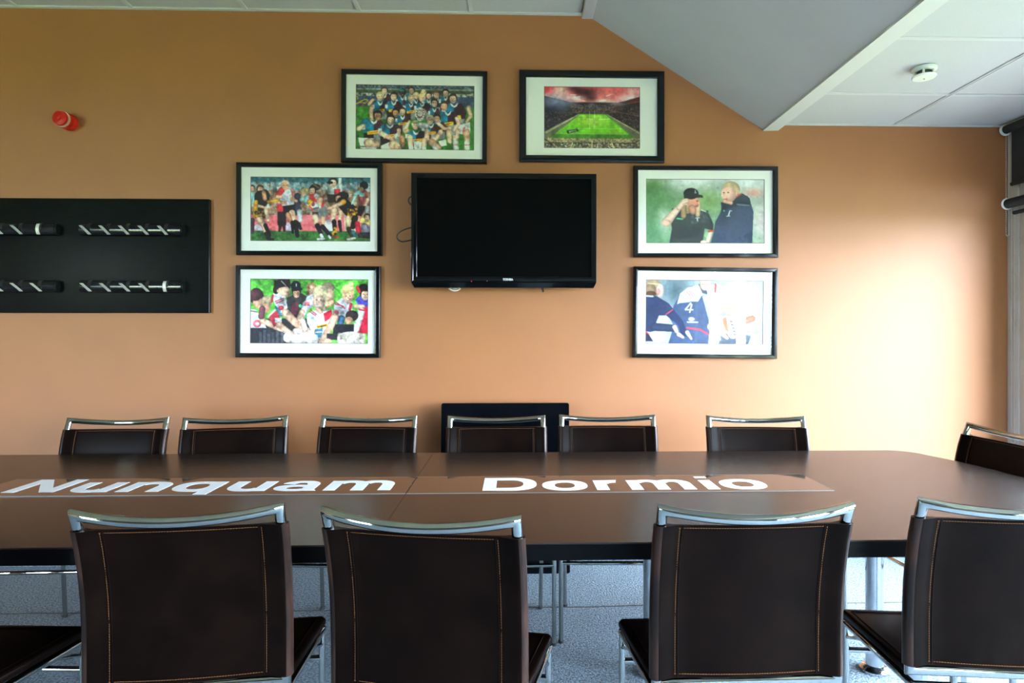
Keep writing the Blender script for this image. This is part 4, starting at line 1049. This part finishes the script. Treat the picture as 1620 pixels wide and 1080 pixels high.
def print_mesh(img, w, h):
    H_, W_ = img.shape[:2]
    xs = np.linspace(-w / 2, w / 2, W_); zs = np.linspace(h / 2, -h / 2, H_)
    X, Z = np.meshgrid(xs, zs)
    V = np.stack([X, np.zeros_like(X), Z], -1).reshape(-1, 3)
    idx = np.arange(H_ * W_).reshape(H_, W_)
    F = np.stack([idx[:-1, :-1], idx[1:, :-1], idx[1:, 1:], idx[:-1, 1:]], -1).reshape(-1, 4)
    me = bpy.data.meshes.new('print')
    me.vertices.add(len(V)); me.vertices.foreach_set('co', V.ravel())
    me.loops.add(F.size); me.loops.foreach_set('vertex_index', F.ravel())
    me.polygons.add(len(F)); me.polygons.foreach_set('loop_start', np.arange(0, F.size, 4)); me.polygons.foreach_set('loop_total', np.full(len(F), 4))
    me.update(calc_edges=True)
    lin = np.where(img <= .04045, img / 12.92, ((img + .055) / 1.055) ** 2.4)
    lin = np.clip(lin * 1.08, 0, .92)
    rgba = np.concatenate([lin, np.ones((H_, W_, 1))], -1).reshape(-1, 4).astype(np.float32)
    at = me.color_attributes.new('ink', 'FLOAT_COLOR', 'POINT'); at.data.foreach_set('color', rgba.ravel())
    me.materials.append(M['print'])
    return me

def framed_picture(label, x0, x1, z0, z1, outer, opening, pic, img, tilt=0.0):
    """world box of the frame on the wall; outer / opening / pic: the same boxes as measured off the photo"""
    W, Hh = x1 - x0, z1 - z0
    t = thing('framed_picture', label, 'picture', ((x0 + x1) / 2, WALL_Y, (z0 + z1) / 2), 0, 'framed rugby photographs on the brown wall')
    t.rotation_euler = (0, math.radians(tilt), 0)
    sx, sz = W / (outer[2] - outer[0]), Hh / (outer[3] - outer[1])
    def loc(b):
        return ((b[0] - outer[0]) * sx - W / 2, (b[2] - outer[0]) * sx - W / 2, Hh / 2 - (b[3] - outer[1]) * sz, Hh / 2 - (b[1] - outer[1]) * sz)
    a0, a1, b0, b1 = loc(opening); p0, p1, q0, q1 = loc(pic)
    A = [(-W / 2, -Hh / 2), (W / 2, -Hh / 2), (W / 2, Hh / 2), (-W / 2, Hh / 2)]
    B = [(a0, b0), (a1, b0), (a1, b1), (a0, b1)]
    def inset(P, d):
        s = [(1, 1), (-1, 1), (-1, -1), (1, -1)]
        return [(p[0] + d * k[0], p[1] + d * k[1]) for p, k in zip(P, s)]
    # four mitred rails, with a rounded face
    for i in range(4):
        j = (i + 1) % 4
        def sect(P, Q):      # P outer corner, Q inner corner
            d = (Q[0] - P[0], Q[1] - P[1]); out = []
            for u, y in ((0, -.002), (0, -.026), (.06, -.0295), (.16, -.031), (.80, -.031), (.93, -.0295), (1, -.026), (1, -.002)):
                out.append((P[0] + d[0] * u, y, P[1] + d[1] * u))
            return out
        MB().loft([sect(A[i], B[i]), sect(A[j], B[j])]).build('frame_rail', M['frame'], t, angle=25)
    # mount with a window cut
    mt = MB()
    o, k = [(a0 - .004, b0 - .004), (a1 + .004, b0 - .004), (a1 + .004, b1 + .004), (a0 - .004, b1 + .004)], [(p0, q0), (p1, q0), (p1, q1), (p0, q1)]
    for i in range(4):
        j = (i + 1) % 4
        mt.add([(o[i][0], -.015, o[i][1]), (o[j][0], -.015, o[j][1]), (k[j][0], -.015, k[j][1]), (k[i][0], -.015, k[i][1])], [(0, 1, 2, 3)])
        kk = inset(k, .0025)
        mt.add([(k[i][0], -.015, k[i][1]), (k[j][0], -.015, k[j][1]), (kk[j][0], -.0122, kk[j][1]), (kk[i][0], -.0122, kk[i][1])], [(0, 1, 2, 3)], 1)
    mt.build('mount', [M['mat'], M['mat_edge']], t, smooth=False)
    link('print', print_mesh(img, p1 - p0, q1 - q0), t, ((p0 + p1) / 2, -.012, (q0 + q1) / 2))
    MB().box(a0 - .003, a1 + .003, -.0205, -.0185, b0 - .003, b1 + .003).build('glass', M['picture_glass'], t, smooth=False)
    MB().box(-W / 2 + .008, W / 2 - .008, -.010, -.001, -Hh / 2 + .008, Hh / 2 - .008).build('backing', M['rubber'], t)
    return t
framed_picture('black framed team photograph of players around a silver shield, upper left of the six', -0.9708, -0.1579, 2.2434, 2.7615, (110, 112, 1512, 1010), (155, 157, 1468, 968), (245, 250, 1387, 878), paint_team(), .25)
framed_picture('black framed photograph of a floodlit stadium pitch under red smoke', 0.0232, 0.8445, 2.254, 2.771, (72, 65, 1455, 935), (137, 130, 1388, 872), (308, 213, 1224, 798), paint_stadium())
framed_picture('black framed match photograph of a ball carrier running from tacklers, left of the television', -1.5489, -0.7434, 1.7233, 2.2382, (75, 97, 1467, 980), (117, 140, 1420, 938), (203, 228, 1350, 842), paint_match(), .1)
framed_picture('black framed photograph of players joining hands in a huddle on grass', -1.552, -0.7539, 1.1536, 1.6654, (72, 58, 1460, 932), (110, 98, 1410, 890), (203, 183, 1338, 798), paint_huddle(), .3)
framed_picture('black framed photograph of two coaches, one in a cap, right of the television', 0.6697, 1.4952, 1.7191, 2.2371, (82, 70, 1455, 940), (125, 108, 1408, 900), (203, 190, 1332, 803), paint_coaches(), -.1)
framed_picture('black framed photograph of players with a rugby ball, washed out by reflections', 0.6676, 1.492, 1.1473, 1.6633, (80, 68, 1455, 950), (122, 108, 1405, 910), (200, 192, 1325, 812), paint_ball(), .6)

# ------------------------------------------------------------------ television on the wall
TVX, TVZ = -0.0595, 1.8612
tv = thing('television', 'black wall mounted flat television above the table', 'television', (TVX, 3.432, TVZ))
tv.scale = (1.053, 1.053, 1.053)
w2, h2 = .4775, .282
sx0, sx1, sz0, sz1 = -.4465, .449, -.2495, .250
A = [(-w2, -h2), (w2, -h2), (w2, h2), (-w2, h2)]; B = [(sx0, sz0), (sx1, sz0), (sx1, sz1), (sx0, sz1)]
for i in range(4):
    j = (i + 1) % 4
    def sect(P, Q):
        d = (Q[0] - P[0], Q[1] - P[1])
        return [(P[0] + d[0] * u, y, P[1] + d[1] * u) for u, y in ((0, .045), (0, .004), (.03, .001), (.10, 0), (.88, 0), (.97, .002), (1, .0075), (1, .030), (.5, .045))]
    MB().loft([sect(A[i], B[i]), sect(A[j], B[j])]).build('bezel', M['tv'], tv, angle=25)
MB().box(sx0 - .003, sx1 + .003, .0085, .012, sz0 - .003, sz1 + .003).build('screen', M['tv_screen'], tv, smooth=False)
# chin below the bezel, tapering back
MB().loft([[(-w2 + .002, .002, -h2 - .0005), (w2 - .002, .002, -h2 - .0005), (w2 - .002, .060, -h2 - .0005), (-w2 + .002, .060, -h2 - .0005)],
           [(-w2 + .015, .008, -h2 - .026), (w2 - .015, .008, -h2 - .026), (w2 - .015, .060, -h2 - .026), (-w2 + .015, .060, -h2 - .026)]]).build('chin', M['tv'], tv)
MB().box(-w2 + .004, w2 - .004, .0452, .058, -h2 + .004, h2 - .004, bevel=.004).build('housing', M['tv_back'], tv)
MB().prism([(-.40, -.26), (.40, -.26), (.40, .22), (-.40, .22)], 'y', .0585, .095).build('rear_cover', M['tv_back'], tv)
MB().box(-.22, -.16, .0955, .139, -.20, .20).box(.16, .22, .0955, .139, -.20, .20).box(-.22, .22, .115, .139, -.06, .06).build('wall_bracket', M['tv_back'], tv)
def lettering(name, text, size, wid, x, z, parent, y, mat):
    cu = bpy.data.curves.new('lettering', 'FONT'); cu.body = text; cu.size = size; cu.align_x = 'CENTER'; cu.align_y = 'CENTER'; cu.offset = size * .028; cu.extrude = .0002
    tmp = bpy.data.objects.new('tmp', cu); COL.objects.link(tmp)
    bpy.context.view_layer.update()
    me = bpy.data.meshes.new_from_object(tmp.evaluated_get(bpy.context.evaluated_depsgraph_get()))
    bpy.data.objects.remove(tmp)
    co = np.empty(len(me.vertices) * 3); me.vertices.foreach_get('co', co); co = co.reshape(-1, 3)
    k = wid / (co[:, 0].max() - co[:, 0].min()); co[:, 0] *= k; co[:, 0] -= (co[:, 0].max() + co[:, 0].min()) / 2
    me.vertices.foreach_set('co', co.ravel()); me.materials.clear(); me.materials.append(M[mat]); me.update()
    return link(name, me, parent, (x, y, z), (PI / 2, 0, 0))
lettering('maker_lettering', 'TOSHIBA', .0165, .053, .0195, -.2665, tv, -.0006, 'logo')
lettering('model_lettering', 'REGZA', .0095, .038, -.426, .2645, tv, -.0006, 'tv_back')
MB().lathe([(.0030, 0), (.0030, .001)], 12, M=Matrix.Translation((-.168, -.0008, -.2755)) @ Matrix.Rotation(PI / 2, 4, 'X')).build('power_light', M['led'], tv)
MB().lathe([(.0016, 0), (.0016, .001)], 10, M=Matrix.Translation((-.088, -.0008, -.2735)) @ Matrix.Rotation(PI / 2, 4, 'X')).build('sensor_light', M['logo'], tv)
def spline(pts, n=10):
    P = [Vector(p) for p in pts]; P = [P[0] * 2 - P[1]] + P + [P[-1] * 2 - P[-2]]; out = []
    for i in range(1, len(P) - 2):
        for k in range(n):
            t = k / n
            out.append(0.5 * ((2 * P[i]) + (-P[i - 1] + P[i + 1]) * t + (2 * P[i - 1] - 5 * P[i] + 4 * P[i + 1] - P[i + 2]) * t * t + (-P[i - 1] + 3 * P[i] - 3 * P[i + 1] + P[i + 2]) * t ** 3))
    out.append(P[-2])
    return out
MB().tube(spline([(-.40, .08, .17), (-.455, .07, .178), (-.492, .06, .168), (-.500, .06, .145), (-.485, .065, .128), (-.462, .07, .125), (-.476, .075, .10), (-.482, .075, .06), (-.474, .075, .03), (-.44, .08, .01)]), .0042, 8).build('power_cable', M['cable_black'], tv)
MB().tube(spline([(-.40, .085, .01), (-.455, .06, .012), (-.510, .055, .002), (-.550, .05, -.022), (-.556, .045, -.048), (-.535, .045, -.066), (-.500, .055, -.060), (-.455, .07, -.042), (-.40, .085, -.03)]), .0038, 8).build('aerial_cable', M['cable_black'], tv)
MB().tube(spline([(-.43, .085, -.085), (-.470, .07, -.095), (-.487, .065, -.125), (-.482, .068, -.155), (-.462, .07, -.170), (-.42, .085, -.18)]), .0026, 8).build('white_cable', M['cable_white'], tv)
for rr in (.038, .026):
    MB().tube([(-.262 + rr * math.cos(a), .085, -.286 + rr * .86 * math.sin(a)) for a in [2 * PI * k / 30 for k in range(30)]], .0036, 8, closed=True).build('cable_coil', M['cable_white'], tv)
MB().tube(spline([(.185, .085, -.26), (.197, .08, -.30), (.206, .075, -.326)]), .0055, 8).build('cable_end', M['cable_black'], tv)

# ------------------------------------------------------------------ coat rack
cr = thing('coat_rack', 'black board on the wall with four rails of flip-down hooks', 'coat rack', (-1.6984, WALL_Y, 1.4021))
cr.scale = (1.053, 1.053, 1.053)
MB().box(-1.56, 0, -.022, -.0005, 0, .600, bevel=.0015).build('board', M['rack_board'], cr)
MB().box(0.0002, .0016, -.0222, -.0005, .0015, .5985).build('edge_strip', M['rack_rail'], cr)
def hook_rail(x0, x1, z, states):
    """rail of a half-round section, with hooks; state 0 folded out to the left, 1 flat"""
    r = .031
    rl = MB()
    yc_ = -.022 - .020
    sec = [(.020 * math.cos(a), r * math.sin(a)) for a in [2 * PI * k / 28 for k in range(28)]]
    rl.loft([[(x, yc_ + p[0], z + p[1]) for p in sec] for x in (x0, x1)])
    rail = rl.build('hook_rail', M['rack_rail'], cr)
    cp = [[(x, yc_ + p[0] * g, z + p[1] * g) for p in sec] for x, g in ((x1 + .0003, .98), (x1 + .0015, 1.03), (x1 + .007, 1.03), (x1 + .010, .9))]
    MB().loft(cp).build('end_cap', M['rack_board'], rail)
    n = len(states); pitch = .0985
    for k, s in enumerate(states):
        x = x0 + .030 + k * pitch
        # slot in the rail from which the hook folds
        MB().loft([[(x + xx, yc_ + .0204 * g * math.cos(q), z + (r + .0004) * g * math.sin(q)) for xx, g in ((.012, 1.0), (.030, 1.0), (.030, 1.03), (.012, 1.03))] for q in [math.radians(100 + 85 * i / 8) for i in range(9)]]).build('hook_slot', M['rubber'], rail)
        rings = []
        for i in range(11):
            t = i / 10
            if s == 0:      # folded out: the arm leaves the rail low and curves outwards and up
                q = math.radians(236 - 62 * t)
                px_ = x + .022 - .020 * t ** 1.3
                py_ = yc_ + .022 * math.cos(q) - .030 * t ** 1.6
                pz_ = z + .0318 * math.sin(q) + .010 * t
            else:           # folded flat against the rail
                q = math.radians(236 - 112 * t)
                px_ = x + .012; py_ = yc_ + .0218 * math.cos(q); pz_ = z + .0330 * math.sin(q)
            w = .015; d = .0026
            rings.append([(px_ - w / 2, py_ - d, pz_), (px_ + w / 2, py_ - d, pz_), (px_ + w / 2, py_ + d, pz_), (px_ - w / 2, py_ + d, pz_)])
        MB().loft(rings).build('hook', M['hook'], rail, angle=40)
hook_rail(-2.262 + 1.613, -1.744 + 1.613, .433, [0, 0, 0, 0, 0])
hook_rail(-2.259 + 1.613, -1.741 + 1.613, .137, [0, 0, 0, 0, 1])
hook_rail(-2.905 + 1.613, -2.388 + 1.613, .433, [0, 0, 0, 0, 1])
hook_rail(-2.905 + 1.613, -2.388 + 1.613, .137, [0, 0, 0, 0, 0])

# ------------------------------------------------------------------ alarm sounder, smoke detector, leaning panel
al = thing('alarm_sounder', 'round red fire alarm sounder on the upper left wall', 'fire alarm', (-2.466, WALL_Y, 2.4551))
al.scale = (1.053, 1.053, 1.053)
Mw = Matrix.Rotation(PI / 2, 4, 'X')      # spun profile grows towards the room
MB().lathe([(.040, .0005), (.043, .004), (.043, .034), (.041, .040)], 36, M=Mw).build('base', M['red'], al)
MB().lathe([(.038, .0395), (.039, .060), (.039, .078), (.036, .086), (.012, .0875), (.010, .089), (.009, .096), (.004, .098)], 36, M=Mw).build('horn', M['red'], al)
gr = MB()
for k in range(40):
    a = 2 * PI * k / 40
    gr.box(-.0011, .0011, .0385, .0402, .060, .077)
    for i in range(len(gr.v) - 8, len(gr.v)):
        v = Vector(gr.v[i]); v = Matrix.Rotation(a, 4, 'Z') @ v; v = Mw @ v; gr.v[i] = tuple(v)
g = gr.build('grille', M['white_plastic'], al, smooth=False); g['kind'] = 'stuff'  # ribs coloured white for the highlights round the red rim

sd = thing('smoke_detector', 'round white smoke detector under the low ceiling tiles', 'smoke detector', (1.8405, 2.7956, CEIL_R))
Md = Matrix.Scale(-1, 4, (0, 0, 1))
MB().lathe([(.050, .0005), (.052, .003), (.051, .012), (.044, .016)], 36, M=Md).build('base', M['detector'], sd)
MB().lathe([(.030, .0165), (.030, .036)], 24, M=Md).build('chamber', M['detector_dark'], sd)
for k in range(5):
    a = 2 * PI * k / 5 + .3
    MB().box(.038 * math.cos(a) - .004, .038 * math.cos(a) + .004, .038 * math.sin(a) - .004, .038 * math.sin(a) + .004, -.036, -.015, bevel=.001).build('pillar', M['detector'], sd)
MB().lathe([(.030, .0362), (.049, .037), (.050, .040), (.046, .045), (.010, .047)], 36, M=Md).build('cover', M['detector'], sd)
MB().lathe([(.003, .0472), (.003, .054)], 12, M=Md).build('test_pin', M['detector'], sd)

pn = thing('leaning_panel', 'glossy black panel with rounded corners leaning on the wall behind the chairs', 'panel', (-.0535, 3.385, 0))
pn.rotation_euler = (math.radians(-4.2), 0, 0)
def rrect(w, h, r, n=6):
    out = []
    for cx, cz, a0 in ((w / 2 - r, r, -PI / 2), (w / 2 - r, h - r, 0), (-w / 2 + r, h - r, PI / 2), (-w / 2 + r, r, PI)):
        for k in range(n + 1):
            a = a0 + PI / 2 * k / n
            out.append((cx + r * math.cos(a), cz + r * math.sin(a)))
    return out
MB().prism([(x, z + .002) for x, z in rrect(.694, .908, .012)], 'y', .006, .050).build('panel_body', M['tv_back'], pn)
MB().prism([(x, z + .002) for x, z in rrect(.696, .910, .012)], 'y', .0005, .0058).build('glass_front', M['pane_black'], pn)
